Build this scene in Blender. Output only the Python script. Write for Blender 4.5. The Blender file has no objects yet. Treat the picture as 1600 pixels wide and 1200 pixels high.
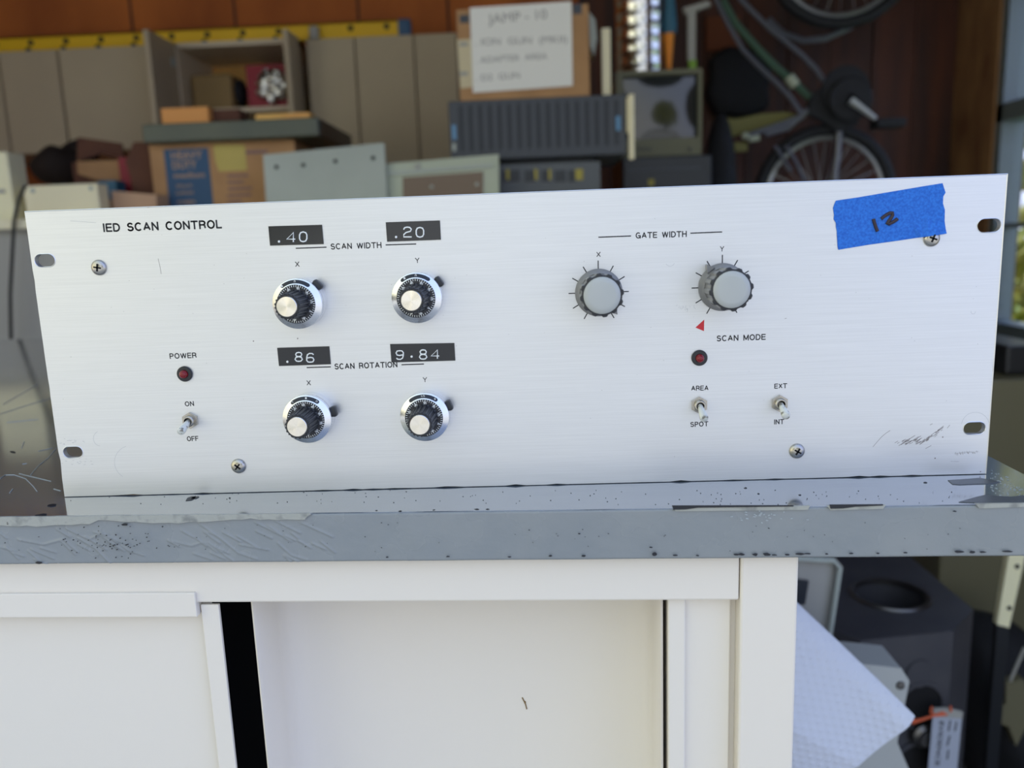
import bpy, bmesh, math, random
from mathutils import Matrix, Vector
R = random.Random(7)
SC = bpy.context.scene
COL = SC.collection
ZT = 0.95                                   # height of the table top above the floor

# ------------------------------------------------------------------ camera
FPX = 1252.2
CAM = Vector((0.01492184, -0.40296511, ZT + 0.12724833))
RX = Vector((0.99889464, 0.0306167, -0.03566684))      # image right
RD = Vector((-0.02962199, -0.17914141, -0.98337729))   # image down
RF = Vector((-0.03649717, 0.98334682, -0.17803646))    # forward
cd = bpy.data.cameras.new('camera'); cam = bpy.data.objects.new('camera', cd); COL.objects.link(cam)
cam.matrix_world = Matrix(((RX.x, -RD.x, -RF.x, CAM.x), (RX.y, -RD.y, -RF.y, CAM.y), (RX.z, -RD.z, -RF.z, CAM.z), (0, 0, 0, 1)))
cd.sensor_width = 36; cd.lens = 36 * FPX / 1600; cd.clip_start = 0.02; cd.clip_end = 200
cd.dof.use_dof = True; cd.dof.focus_distance = 0.415; cd.dof.aperture_fstop = 7.2; cd.dof.aperture_blades = 0
SC.camera = cam

# ------------------------------------------------------------------ light and exposure
SC.view_settings.view_transform = 'Standard'; SC.view_settings.look = 'None'
SC.view_settings.gamma = 1; SC.view_settings.use_curve_mapping = False
SC.view_settings.exposure = 0.0
wd = bpy.data.worlds.new('sky'); SC.world = wd; wd.use_nodes = True
nt = wd.node_tree; N = nt.nodes; L = nt.links; N.clear()
wo = N.new('ShaderNodeOutputWorld'); bg = N.new('ShaderNodeBackground'); bg.inputs[1].default_value = 1.50
tc = N.new('ShaderNodeTexCoord'); sp = N.new('ShaderNodeSeparateXYZ'); rp = N.new('ShaderNodeValToRGB')
L.new(tc.outputs['Generated'], sp.inputs[0]); L.new(sp.outputs['Z'], rp.inputs[0])
rp.color_ramp.elements[0].position = 0.0; rp.color_ramp.elements[0].color = (0.98, 0.97, 0.95, 1)
rp.color_ramp.elements[1].position = 0.75; rp.color_ramp.elements[1].color = (0.62, 0.76, 1.0, 1)
rq = N.new('ShaderNodeValToRGB'); mx = N.new('ShaderNodeMix'); mx.data_type = 'RGBA'; mx.blend_type = 'MULTIPLY'; mx.inputs[0].default_value = 1
mr = N.new('ShaderNodeMapRange'); mr.inputs[1].default_value = -0.8; mr.inputs[2].default_value = 0.8
L.new(sp.outputs['X'], mr.inputs[0]); L.new(mr.outputs[0], rq.inputs[0])
rq.color_ramp.elements[0].color = (1.25, 1.19, 0.84, 1); rq.color_ramp.elements[1].color = (0.66, 0.78, 1.22, 1)
L.new(rp.outputs[0], mx.inputs[6]); L.new(rq.outputs[0], mx.inputs[7]); L.new(mx.outputs[2], bg.inputs[0]); L.new(bg.outputs[0], wo.inputs[0])
sd = bpy.data.lights.new('sun', 'SUN'); sd.energy = 3.2; sd.angle = 0.01; sd.color = (1, 0.93, 0.8)
sun = bpy.data.objects.new('sun', sd); COL.objects.link(sun)
sun.rotation_euler = Vector((-0.35, -1.0, -1.15)).to_track_quat('-Z', 'Y').to_euler()   # from behind the building

# ------------------------------------------------------------------ helpers
I4 = Matrix.Identity(4)
TH = math.atan(0.0339)
PANEL = Matrix.Translation((0, 0, ZT))                       # frame of the instrument front: y=0 is its face
TABLE = Matrix.Translation((0, 0, ZT)) @ Matrix.Rotation(-TH, 4, 'Z')

def pix(px, py, y, F=I4):
    """the point where the sight line of a picture point meets the plane y of frame F"""
    Fi = F.inverted()
    d = RX * ((px - 800) / FPX) + RD * ((py - 600) / FPX) + RF
    o = Fi @ CAM; d = Fi.to_3x3() @ d
    return o + d * ((y - o.y) / d.y)
def pixz(px, py, z, F=I4):
    Fi = F.inverted()
    d = RX * ((px - 800) / FPX) + RD * ((py - 600) / FPX) + RF
    o = Fi @ CAM; d = Fi.to_3x3() @ d
    return o + d * ((z - o.z) / d.z)

def srgb(r, g, b, k=1.0):
    def f(v):
        v /= 255.0
        return min(0.92, k * (v / 12.92 if v < 0.04045 else ((v + 0.055) / 1.055) ** 2.4))
    return (f(r), f(g), f(b), 1)
KB = 2.65
def bk(r, g, b, k=1.0): return srgb(r, g, b, KB * k)

MATS = {}
def mat(name, col, rough=0.6, metal=0.0, col2=None, scale=20, stretch=(1, 1, 1), bump=0.0, bscale=None, bstretch=None, spec=0.5,
        contrast=(0.35, 0.65), rough2=None, trans=0.0, emis=None, aniso=0.0, alpha=1.0, coat=0.0, detail=4, bdist=0.001):
    m = bpy.data.materials.new(name); m.use_nodes = True; nt = m.node_tree; N = nt.nodes; L = nt.links
    b = N['Principled BSDF']; b.inputs['Base Color'].default_value = col; b.inputs['Roughness'].default_value = rough
    b.inputs['Metallic'].default_value = metal; b.inputs['Specular IOR Level'].default_value = spec
    b.inputs['Transmission Weight'].default_value = trans; b.inputs['Coat Weight'].default_value = coat; b.inputs['Alpha'].default_value = alpha
    if emis: b.inputs['Emission Color'].default_value = emis[0]; b.inputs['Emission Strength'].default_value = emis[1]
    tc = N.new('ShaderNodeTexCoord')
    def noise(sc, st, det):
        mp = N.new('ShaderNodeMapping'); mp.inputs['Scale'].default_value = st; L.new(tc.outputs['Object'], mp.inputs[0])
        n = N.new('ShaderNodeTexNoise'); n.inputs['Scale'].default_value = sc; n.inputs['Detail'].default_value = det; L.new(mp.outputs[0], n.inputs[0]); return n
    if col2 or rough2 is not None:
        n = noise(scale, stretch, detail); r = N.new('ShaderNodeMapRange'); r.inputs[1].default_value = contrast[0]; r.inputs[2].default_value = contrast[1]
        L.new(n.outputs[0], r.inputs[0])
        if col2:
            x = N.new('ShaderNodeMix'); x.data_type = 'RGBA'; x.inputs[6].default_value = col; x.inputs[7].default_value = col2
            L.new(r.outputs[0], x.inputs[0]); L.new(x.outputs[2], b.inputs['Base Color'])
        if rough2 is not None:
            q = N.new('ShaderNodeMapRange'); q.inputs[3].default_value = rough; q.inputs[4].default_value = rough2
            L.new(r.outputs[0], q.inputs[0]); L.new(q.outputs[0], b.inputs['Roughness'])
    if bump:
        n = noise(bscale or scale, bstretch or stretch, detail); p = N.new('ShaderNodeBump'); p.inputs['Strength'].default_value = bump; p.inputs['Distance'].default_value = bdist
        L.new(n.outputs[0], p.inputs['Height']); L.new(p.outputs[0], b.inputs['Normal'])
    if aniso:
        b.inputs['Anisotropic'].default_value = aniso
        t = N.new('ShaderNodeTangent'); t.direction_type = 'RADIAL'; t.axis = 'Y'; L.new(t.outputs[0], b.inputs['Tangent'])
    MATS[name] = m
    return m

class B:
    def __init__(s): s.m = bmesh.new()
    def box(s, a, b, M=None, bev=0.0):
        a = Vector(a); b = Vector(b)
        t = Matrix.Translation((a + b) / 2) @ Matrix.Diagonal((*[max(abs(v), 1e-5) for v in (b - a)], 1))
        g = bmesh.ops.create_cube(s.m, size=1, matrix=(M @ t) if M else t)
        if bev:
            es = list({e for v in g['verts'] for e in v.link_edges})
            bmesh.ops.bevel(s.m, geom=es, offset=bev, segments=2, affect='EDGES', profile=0.5)
        return s
    def prism(s, pts, dv):
        """a polygon (3D points) swept by the vector dv"""
        dv = Vector(dv); n = len(pts)
        a = [s.m.verts.new(p) for p in pts]; b = [s.m.verts.new(Vector(p) + dv) for p in pts]
        fs = [s.m.faces.new(a), s.m.faces.new(b[::-1])]
        for i in range(n): fs.append(s.m.faces.new((a[i], b[i], b[(i + 1) % n], a[(i + 1) % n])))
        bmesh.ops.recalc_face_normals(s.m, faces=fs); return s
    def lathe(s, prof, M, n=48, rf=None, close=True):
        """prof (r, h) about the local z axis of M"""
        rings = []
        for r, h in prof:
            if r < 1e-7: rings.append([s.m.verts.new(M @ Vector((0, 0, h)))]); continue
            rings.append([s.m.verts.new(M @ Vector(((r * (rf(2 * math.pi * i / n, h) if rf else 1)) * math.cos(2 * math.pi * i / n),
                                                    (r * (rf(2 * math.pi * i / n, h) if rf else 1)) * math.sin(2 * math.pi * i / n), h))) for i in range(n)])
        fs = []
        for A, C in zip(rings, rings[1:]):
            for i in range(n):
                j = (i + 1) % n
                if len(A) == 1 and len(C) == 1: continue
                if len(A) == 1: fs.append(s.m.faces.new((A[0], C[i], C[j])))
                elif len(C) == 1: fs.append(s.m.faces.new((A[i], A[j], C[0])))
                else: fs.append(s.m.faces.new((A[i], A[j], C[j], C[i])))
        bmesh.ops.recalc_face_normals(s.m, faces=fs); return s
    def tube(s, path, r, n=8, closed=False):
        P = [Vector(p) for p in path]; k = len(P); rings = []
        rr = r if isinstance(r, (list, tuple)) else [r] * k
        up = None
        for i in range(k):
            if closed: d = P[(i + 1) % k] - P[i - 1]
            else: d = P[min(i + 1, k - 1)] - P[max(i - 1, 0)]
            d.normalize()
            if up is None: up = d.orthogonal().normalized()
            up = (up - d * up.dot(d)); up = up.normalized() if up.length > 1e-6 else d.orthogonal().normalized()
            w = d.cross(up)
            rings.append([s.m.verts.new(P[i] + (up * math.cos(2 * math.pi * j / n) + w * math.sin(2 * math.pi * j / n)) * rr[i]) for j in range(n)])
        fs = []
        for i in range(k if closed else k - 1):
            A = rings[i]; C = rings[(i + 1) % k]
            for j in range(n): fs.append(s.m.faces.new((A[j], A[(j + 1) % n], C[(j + 1) % n], C[j])))
        if not closed: fs += [s.m.faces.new(rings[0][::-1]), s.m.faces.new(rings[-1])]
        bmesh.ops.recalc_face_normals(s.m, faces=fs); return s
    def bar(s, a, b, r, n=12): return s.tube([a, b], r, n)
    def add(s, me, M):
        o = bmesh.new(); o.from_mesh(me); vm = {}
        for v in o.verts: vm[v.index] = s.m.verts.new(M @ v.co)
        for f in o.faces:
            try: s.m.faces.new([vm[v.index] for v in f.verts])
            except ValueError: pass
        o.free(); return s
    def ball(s, c, r, sx=1, sy=1, sz=1, sub=2):
        bmesh.ops.create_icosphere(s.m, subdivisions=sub, radius=r, matrix=Matrix.Translation(c) @ Matrix.Diagonal((sx, sy, sz, 1))); return s

WM = {}
def obj(name, b, m, parent=None, F=I4, smooth=False, label=None, cat=None, group=None, kind=None, angle=0.6):
    me = bpy.data.meshes.new(name); b.m.to_mesh(me); b.m.free()
    me.transform(F)
    o = bpy.data.objects.new(name, me); COL.objects.link(o)
    if parent:
        me.transform(WM[parent.name].inverted()); o.parent = parent; WM[o.name] = WM[parent.name]
    else:
        xs = [v.co for v in me.vertices]
        c = Vector(((min(v.x for v in xs) + max(v.x for v in xs)) / 2, (min(v.y for v in xs) + max(v.y for v in xs)) / 2, min(v.z for v in xs)))
        me.transform(Matrix.Translation(-c)); o.location = c; WM[o.name] = Matrix.Translation(c)
    if m: me.materials.append(m)
    if smooth:
        for p in me.polygons: p.use_smooth = True
        try: me.set_sharp_from_angle(angle=angle)
        except Exception: pass
    tag(o, label, cat, group, kind); return o
def tag(o, label=None, cat=None, group=None, kind=None):
    if label: o['label'] = label
    if cat: o['category'] = cat
    if group: o['group'] = group
    if kind: o['kind'] = kind
    return o
def thing(name, label, cat, loc=None, M=None, group=None):
    o = bpy.data.objects.new(name, None); COL.objects.link(o); M = M or Matrix.Translation(loc)
    o.matrix_world = M; WM[o.name] = M.copy(); o.empty_display_size = 0.05
    return tag(o, label, cat, group)
def struct(name, b, m, F=I4, parent=None): return obj(name, b, m, parent, F, kind='structure' if not parent else None)

_tx = {}
def glyphs(body, bold=0.0):
    """flat mesh of a word, scaled so that its capitals are 1 high, baseline at 0, starting at x=0; returns (mesh, width)"""
    if (body, bold) in _tx: return _tx[(body, bold)]
    cu = bpy.data.curves.new('t', 'FONT'); cu.body = body; cu.size = 1; cu.extrude = 0.02; cu.offset = bold; cu.resolution_u = 5
    o = bpy.data.objects.new('t', cu); COL.objects.link(o)
    dg = bpy.context.evaluated_depsgraph_get(); me = bpy.data.meshes.new_from_object(o.evaluated_get(dg))
    bpy.data.objects.remove(o)
    xs = [v.co.x for v in me.vertices]; 
    x0, x1 = min(xs), max(xs); cap = 0.729
    me.transform(Matrix.Diagonal((1 / cap, 1 / cap, 1, 1)) @ Matrix.Translation((-x0, 0, 0)))
    _tx[(body, bold)] = (me, (x1 - x0) / cap); return _tx[(body, bold)]
def text_on(b, body, p0, p1, h, out=Vector((0, -1, 0)), lift=0.00003, thick=0.0001, bold=0.012):
    """add a word with its baseline running from p0 to p1, capitals h high, on a face looking along out"""
    me, w = glyphs(body, bold); p0 = Vector(p0); p1 = Vector(p1)
    ex = (p1 - p0); ln = ex.length; ex.normalize(); ez = out.cross(ex)
    if ez.length < 1e-6: ez = Vector((0, 0, 1))
    ez.normalize()
    M = Matrix(((ex.x * ln / w, ez.x * h, out.x * thick / 0.02, p0.x + out.x * lift), (ex.y * ln / w, ez.y * h, out.y * thick / 0.02, p0.y + out.y * lift),
                (ex.z * ln / w, ez.z * h, out.z * thick / 0.02, p0.z + out.z * lift), (0, 0, 0, 1)))
    return b.add(me, M)

# box given by two picture corners on the plane y=Y, going back by depth
def bx(px0, py0, px1, py1, Y, depth, z0=None, z1=None, F=I4, x0=None, x1=None, b=None, bev=0.0):
    xm = (px0 + px1) / 2; ym = (py0 + py1) / 2
    xa = pix(px0, ym, Y, F).x if x0 is None else x0; xb = pix(px1, ym, Y, F).x if x1 is None else x1
    za = pix(xm, py1, Y, F).z if z0 is None else z0; zb = pix(xm, py0, Y, F).z if z1 is None else z1
    return (b or B()).box((xa, Y, za), (xb, Y + depth, zb), bev=bev)
def pp(pts, Y, depth, F=I4, b=None): return (b or B()).prism([pix(x, y, Y, F) for x, y in pts], (0, depth, 0))

# ------------------------------------------------------------------ materials
M_plate = mat('brushed_aluminium', (0.71, 0.72, 0.73, 1), 0.42, 0.75, col2=(0.76, 0.77, 0.78, 1), scale=60, stretch=(0.35, 1, 22), bump=0.06, bscale=90, bstretch=(0.25, 1, 26), contrast=(0.3, 0.7), bdist=0.0002)
M_edge = mat('cut_aluminium', (0.75, 0.76, 0.78, 1), 0.3, 1.0)
M_ink = mat('black_print', (0.012, 0.013, 0.018, 1), 0.6)
M_white = mat('white_print', (0.85, 0.87, 0.85, 1), 0.5)
M_dial = mat('satin_dial_metal', (0.82, 0.83, 0.85, 1), 0.24, 1.0, bump=0.05, bscale=400)
M_spun = mat('spun_aluminium', (0.82, 0.78, 0.70, 1), 0.22, 1.0, aniso=0.9)
M_blk = mat('black_plastic', (0.014, 0.016, 0.020, 1), 0.33)
M_dface = mat('black_dial_face', (0.010, 0.012, 0.020, 1), 0.35)
M_gcap = mat('pale_grey_knob_cap', (0.42, 0.44, 0.43, 1), 0.28)
M_gbody = mat('grey_knob_plastic', (0.20, 0.20, 0.20, 1), 0.3)
M_nickel = mat('nickel', (0.46, 0.44, 0.40, 1), 0.25, 1.0)
M_leverw = mat('worn_white_paint', (0.75, 0.76, 0.70, 1), 0.3, 0.3, col2=(0.25, 0.24, 0.20, 1), scale=420, contrast=(0.55, 0.65))
M_red = mat('red_lens', (0.20, 0.006, 0.010, 1), 0.15)
M_tri = mat('red_sticker', (0.55, 0.02, 0.03, 1), 0.5)
M_dymo = mat('embossing_tape', (0.016, 0.018, 0.022, 1), 0.16)
M_tape = mat('blue_painters_tape', srgb(22, 92, 190), 0.75, col2=srgb(38, 116, 212), scale=900, bump=0.35, bscale=700, bdist=0.0002)
M_hole = mat('dark_recess', (0.004, 0.004, 0.005, 1), 0.9)
M_table = mat('grey_gloss_table_paint', (0.09, 0.115, 0.145, 1), 0.07, col2=(0.11, 0.135, 0.165, 1), scale=14, bump=0.05, bscale=40, rough2=0.13, bdist=0.0005, coat=1.0)
_b = M_table.node_tree.nodes['Principled BSDF']; _b.inputs['IOR'].default_value = 2.1; _b.inputs['Coat IOR'].default_value = 1.85; _b.inputs['Coat Roughness'].default_value = 0.09
M_tedge = mat('grey_lumpy_edge_paint', (0.225, 0.25, 0.268, 1), 0.20, col2=(0.255, 0.275, 0.285, 1), scale=22, bump=0.35, bscale=90, rough2=0.34, bdist=0.0012)
M_putty = mat('putty_layer', (0.36, 0.37, 0.34, 1), 0.4, col2=(0.22, 0.23, 0.22, 1), scale=160, bump=0.3, bscale=300, contrast=(0.5, 0.7))
M_chip = mat('bare_chip', (0.012, 0.014, 0.02, 1), 0.5)
M_chip2 = mat('slate_primer', (0.085, 0.095, 0.11, 1), 0.4)
M_scr = mat('pale_scratch', (0.42, 0.47, 0.50, 1), 0.3)
M_cab = mat('cream_enamel', srgb(229, 222, 211), 0.38, col2=srgb(227, 221, 211), scale=5, bump=0.02, bscale=300)
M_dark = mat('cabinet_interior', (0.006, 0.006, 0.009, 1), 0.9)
M_towel = mat('paper_towel', (0.70, 0.74, 0.82, 1), 0.9)
M_ply = mat('plywood_wall', bk(136, 76, 30, 1.0), 0.75, col2=bk(108, 56, 21), scale=3, stretch=(1, 1, 0.5), bump=0.2, bdist=0.003)
M_ceil = mat('dark_ceiling_boards', (0.05, 0.045, 0.04, 1), 0.8, col2=(0.035, 0.03, 0.028, 1), scale=4, stretch=(0.4, 3, 3))
M_wood = mat('dark_boards', bk(50, 24, 14, 1.2), 0.6, col2=bk(28, 14, 12, 1.2), scale=4, stretch=(3, 3, 0.35), bump=0.3, bdist=0.004)
M_post = mat('light_board', bk(106, 80, 53, 1.0), 0.7, col2=bk(80, 54, 36), scale=10, stretch=(1, 1, 0.4))
M_concrete = mat('concrete', (0.60, 0.57, 0.52, 1), 0.85, col2=(0.53, 0.51, 0.47, 1), scale=3)
M_floor = mat('garage_floor', (0.16, 0.155, 0.15, 1), 0.7, col2=(0.11, 0.11, 0.11, 1), scale=4)
M_grass = mat('lawn', (0.14, 0.24, 0.05, 1), 0.9, col2=(0.22, 0.32, 0.05, 1), scale=8)
M_leaf = mat('leaves', (0.20, 0.24, 0.03, 1), 0.6, col2=(0.45, 0.40, 0.08, 1), scale=9)
M_bark = mat('bark', (0.12, 0.10, 0.08, 1), 0.9)
M_frame = mat('grey_window_frame', bk(72, 80, 84), 0.4)
M_glass = mat('window_glass', (0.95, 0.97, 0.96, 1), 0.02, trans=1.0); MATS['window_glass'].node_tree.nodes['Principled BSDF'].inputs['IOR'].default_value = 1.05
M_wcab = mat('taupe_cabinet_laminate', bk(122, 112, 92, 1.0), 0.5, col2=bk(116, 106, 88), scale=3)
M_wcabe = mat('cabinet_edge_band', bk(140, 130, 112), 0.5)
M_yel = mat('yellow_fibreglass', bk(165, 132, 8, 0.9), 0.45)
M_bluep = mat('blue_plastic', bk(36, 62, 88), 0.5)
M_kraft = mat('cardboard', bk(122, 94, 64), 0.85, col2=bk(113, 86, 58), scale=12)
M_kraftd = mat('brown_cardboard', bk(66, 42, 30), 0.85, col2=bk(56, 34, 26), scale=12)
M_tan = mat('tan_board', bk(128, 104, 84), 0.8)
M_boxblue = mat('blue_box_print', bk(34, 56, 78), 0.7)
M_boxtext = mat('tan_box_print', bk(110, 92, 78), 0.7)
M_mauve = mat('mauve_box_print', bk(84, 66, 66), 0.7)
M_cleartape = mat('packing_tape', bk(128, 116, 66), 0.12)
M_olive = mat('dark_olive_metal', bk(56, 60, 50), 0.4, col2=bk(48, 54, 48), scale=5)
M_plywood = mat('light_wood', bk(170, 132, 72), 0.7, col2=bk(150, 110, 60), scale=30, stretch=(0.2, 1, 1))
M_gmetal = mat('grey_painted_metal', bk(118, 124, 118), 0.45, col2=bk(108, 114, 108), scale=4)
M_gmetal2 = mat('grey_green_metal', bk(120, 126, 112), 0.5)
M_brownp = mat('brown_panel', bk(80, 68, 56), 0.5)
M_cream = mat('cream_instrument', bk(160, 154, 130), 0.55)
M_cream2 = mat('ivory_instrument', bk(168, 156, 130), 0.55)
M_gshade = mat('grey_side_metal', bk(106, 106, 102), 0.5)
M_server = mat('charcoal_chassis', bk(38, 42, 48), 0.45)
M_serverd = mat('chassis_slots', bk(30, 33, 38), 0.6)
M_badge = mat('blue_badge', bk(56, 92, 120), 0.25)
M_equip = mat('grey_equipment', bk(58, 62, 66), 0.5)
M_equipd = mat('equipment_window', bk(22, 26, 32), 0.4)
M_yellow = mat('yellow_mark', bk(112, 104, 40), 0.5)
M_paper = mat('white_paper', bk(160, 160, 154), 0.9)
M_pencil = mat('marker_ink', bk(105, 105, 102), 0.8)
M_offw = mat('off_white_paper', bk(140, 132, 108), 0.85)
M_crt = mat('beige_monitor', bk(72, 72, 54), 0.5)
M_screen = mat('dark_screen', (0.03, 0.035, 0.035, 1), 0.08, coat=0.5)
M_chrome = mat('foil_duct', (0.75, 0.75, 0.74, 1), 0.16, 1.0)
M_orange = mat('orange_plastic', bk(170, 95, 20), 0.5)
M_teal = mat('teal_plastic', bk(30, 66, 84), 0.5)
M_green = mat('green_plastic', bk(80, 110, 30), 0.5)
M_blackf = mat('black_fabric', (0.010, 0.011, 0.016, 1), 0.8, bump=0.4, bscale=30, bdist=0.01)
M_brownf = mat('dark_brown_fabric', bk(22, 13, 10, 0.7), 0.85, bump=0.4, bscale=20, bdist=0.01)
M_tire = mat('tyre_rubber', (0.012, 0.013, 0.018, 1), 0.7)
M_rim = mat('silver_rim', (0.45, 0.46, 0.47, 1), 0.35, 0.8)
M_bike = mat('grey_bike_paint', bk(70, 72, 80), 0.3, 0.3)
M_bikeg = mat('green_bike_paint', bk(52, 72, 60), 0.35, 0.2)
M_bright = mat('bright_alloy', (0.75, 0.8, 0.82, 1), 0.3, 0.6)
M_saddle = mat('yellow_olive_cloth', bk(86, 84, 48), 0.7)
M_crim = mat('crimson_card', bk(96, 8, 26), 0.5)
M_foil = mat('crinkled_foil', (0.7, 0.7, 0.66, 1), 0.18, 1.0, bump=1.0, bscale=25, bdist=0.02)
M_tanbag = mat('tan_box', bk(98, 80, 50), 0.7)
M_steel = mat('dark_steel', (0.07, 0.072, 0.085, 1), 0.42, 0.35, col2=(0.09, 0.09, 0.10, 1), scale=12)
M_steell = mat('machined_steel', (0.16, 0.155, 0.15, 1), 0.4, 1.0)
M_tag = mat('blue_white_tag', (0.42, 0.46, 0.55, 1), 0.5)
M_string = mat('orange_string', (0.75, 0.14, 0.05, 1), 0.6)
M_olv = mat('olive_cabinet', (0.16, 0.15, 0.09, 1), 0.5)
M_case = mat('pale_grey_case', (0.45, 0.47, 0.45, 1), 0.45)
M_scuff = mat('dark_scuff', (0.22, 0.20, 0.20, 1), 0.6)
M_scuffl = mat('faint_scuff', (0.45, 0.47, 0.50, 1), 0.5)
M_cable = mat('black_cable', (0.02, 0.022, 0.022, 1), 0.5)

# ------------------------------------------------------------------ the garage shell
YB = 2.90                                   # back wall
XR = pix(1492, 200, YB).x                   # right wall
XL = -3.1; ZC = ZT + 1.45; YF = -0.25       # left wall, ceiling, front opening
def zr(v): return ZT + v
struct('floor', B().box((XL - 0.1, YF - 0.2, -0.12), (XR + 0.12, YB + 0.12, 0)), M_floor)
struct('wall_back', B().box((XL - 0.1, YB, 0), (XR + 0.12, YB + 0.1, ZC)), M_ply)
struct('wall_left', B().box((XL - 0.1, YF, 0), (XL, YB, ZC)), M_ply)
struct('ceiling', B().box((XL - 0.1, YF, ZC), (XR + 0.12, YB + 0.1, ZC + 0.1)), M_ceil)
# header over the open garage front
# right wall with the window opening
wy1 = CAM.y + (XR - CAM.x) / ((RX * (752 / FPX) + RD * (-300 / FPX) + RF).x / (RX * (752 / FPX) + RD * (-300 / FPX) + RF).y)
wy0 = wy1 - 1.35; wz0 = pix(1575, 520, wy1 - 0.05).z; wz1 = zr(0.95)
rw = B()
rw.box((XR, YF, 0), (XR + 0.1, wy0, ZC)); rw.box((XR, wy1, 0), (XR + 0.1, YB, ZC))
rw.box((XR, wy0, 0), (XR + 0.1, wy1, wz0)); rw.box((XR, wy0, wz1), (XR + 0.1, wy1, ZC))
struct('wall_right', rw, M_wood)
# boards on the back wall behind the bicycle, and the light board by the window
bb = B(); x = pix(905, 150, YB).x; i = 0
while x < XR - 0.02:
    w = 0.16; bb.box((x + 0.004, YB - 0.014 - 0.004 * (i % 2), 0), (min(x + w, XR - 0.005), YB - 0.001, ZC - 0.01)); x += w; i += 1
struct('trim_1', bb, M_wood)
struct('trim_2', B().box((XR - 0.022, wy1 - 0.005, 0.0), (XR - 0.001, YB - 0.02, ZC - 0.01)), M_post)
x2 = pix(0, 20, YB).x - 0.2; bt = B()
for px in (205, 367, 560, 700): 
    xx = pix(px, 20, YB).x; bt.box((xx - 0.004, YB - 0.006, zr(0.5)), (xx + 0.004, YB - 0.0005, ZC - 0.01))
struct('trim_3', bt, M_kraftd)
# window
win = thing('window_1', None, None, (XR + 0.03, (wy0 + wy1) / 2, wz0)); win['kind'] = 'structure'
fr = B(); fw = 0.045
xa, xb = XR - 0.012, XR + 0.07
fr.box((xa, wy0, wz0), (xb, wy0 + fw, wz1)); fr.box((xa, wy1 - fw, wz0), (xb, wy1, wz1))
fr.box((xa, wy0, wz0), (xb, wy1, wz0 + fw)); fr.box((xa, wy0, wz1 - fw), (xb, wy1, wz1))
zm = pix(1580, 172, wy1 - 0.1).z
fr.box((xa, wy0, zm - 0.03), (xb, wy1, zm + 0.03)); fr.box((xa + 0.02, (wy0 + wy1) / 2 - 0.02, wz0), (xb, (wy0 + wy1) / 2 + 0.02, wz1))
zq = pix(1590, 352, wy1 - 0.1).z
fr.box((xa + 0.02, wy0, zq - 0.008), (xb - 0.02, wy1, zq + 0.008))
obj('window_frame', fr, M_frame, win)
obj('pane', B().box((XR + 0.030, wy0 + 0.02, wz0 + 0.02), (XR + 0.034, wy1 - 0.02, wz1 - 0.02)), M_glass, win)
obj('window_sill', B().box((XR - 0.05, wy0 - 0.03, wz0 - 0.03), (XR + 0.11, wy1 + 0.03, wz0)), M_frame, win)

# outside
struct('ground_driveway', B().box((-9, -14, -0.2), (9, YF - 0.2, -0.02)), M_concrete)
struct('ground_lawn', B().box((XR + 0.12, YF - 0.2, -0.2), (22, 24, -0.05)), M_grass)
def tree(nm, x, y, h, r, seed, label, cat, zc=0.55, n=900, ls=0.10):
    t = thing(nm, label, cat, (x, y, -0.05), group='trees and bushes outside the window'); q = random.Random(seed)
    if h > 1.6:
        tb = B(); tb.tube([(x, y, -0.05), (x + 0.05, y, h * 0.35), (x - 0.04, y + 0.05, h * 0.7)], [0.13, 0.1, 0.05], 10); obj('trunk', tb, M_bark, t, smooth=True)
    b = B()
    for i in range(n):
        v = Vector((q.gauss(0, 1), q.gauss(0, 1), q.gauss(0, 1))).normalized() * (q.random() ** 0.4)
        c = Vector((x + v.x * r, y + v.y * r, h * zc + v.z * h * (1 - zc)))
        a = Vector((q.uniform(-1, 1), q.uniform(-1, 1), q.uniform(-1, 1))).normalized(); d = a.orthogonal().normalized(); s = ls * q.uniform(0.6, 1.3)
        vs = [b.m.verts.new(c + a * s), b.m.verts.new(c + d * s * 0.5), b.m.verts.new(c - a * s), b.m.verts.new(c - d * s * 0.5)]
        b.m.faces.new(vs)
    obj('foliage', b, M_leaf, t)
ddir = (RX * (790 / FPX) + RD * (-200 / FPX) + RF); ddir.z = 0; ddir.normalize()
def outp(dist, side=0): 
    p = CAM + ddir * dist + Vector((ddir.y, -ddir.x, 0)) * side; return p.x, p.y
tree('bush', *outp(6.0, 0.3), 1.25, 0.8, 3, 'round yellow green bush outside the window behind the panel edge', 'bush')
tree('tree', *outp(12, -0.5), 5.0, 2.2, 4, 'tall leafy tree beyond the lawn outside the window', 'tree', 0.6, 1500, 0.2)
tree('shrub', *outp(14, 4.2), 3.2, 2.0, 5, 'broad distant shrub on the far side of the lawn', 'shrub', 0.5, 1500, 0.2)

tree('tree', -4.5, -11, 5.0, 2.6, 6, 'unseen sunlit tree added for reflections across the driveway, to the left in front of the garage', 'tree', 0.6, 1500, 0.22)  # both front trees are unseen, added for green reflections and warmer light
tree('tree', 3.2, -12, 4.6, 2.4, 7, 'unseen sunlit tree added for reflections across the driveway, to the right in front of the garage', 'tree', 0.55, 1500, 0.22)

# ------------------------------------------------------------------ table
tb = thing('work_table', 'heavy grey gloss painted table top, chipped and lumpy along its front edge', 'table', M=TABLE.copy())
TX1 = pixz(1600, 740, 0, TABLE).x; TY0 = -0.0387; TX0 = -1.30; TY1 = 0.80; TTH = 0.0248
ts = B().box((TX0, TY0, -TTH), (TX1, TY1, 0), bev=0.0007)
obj('table_top', ts, M_table, tb, TABLE)
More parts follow.
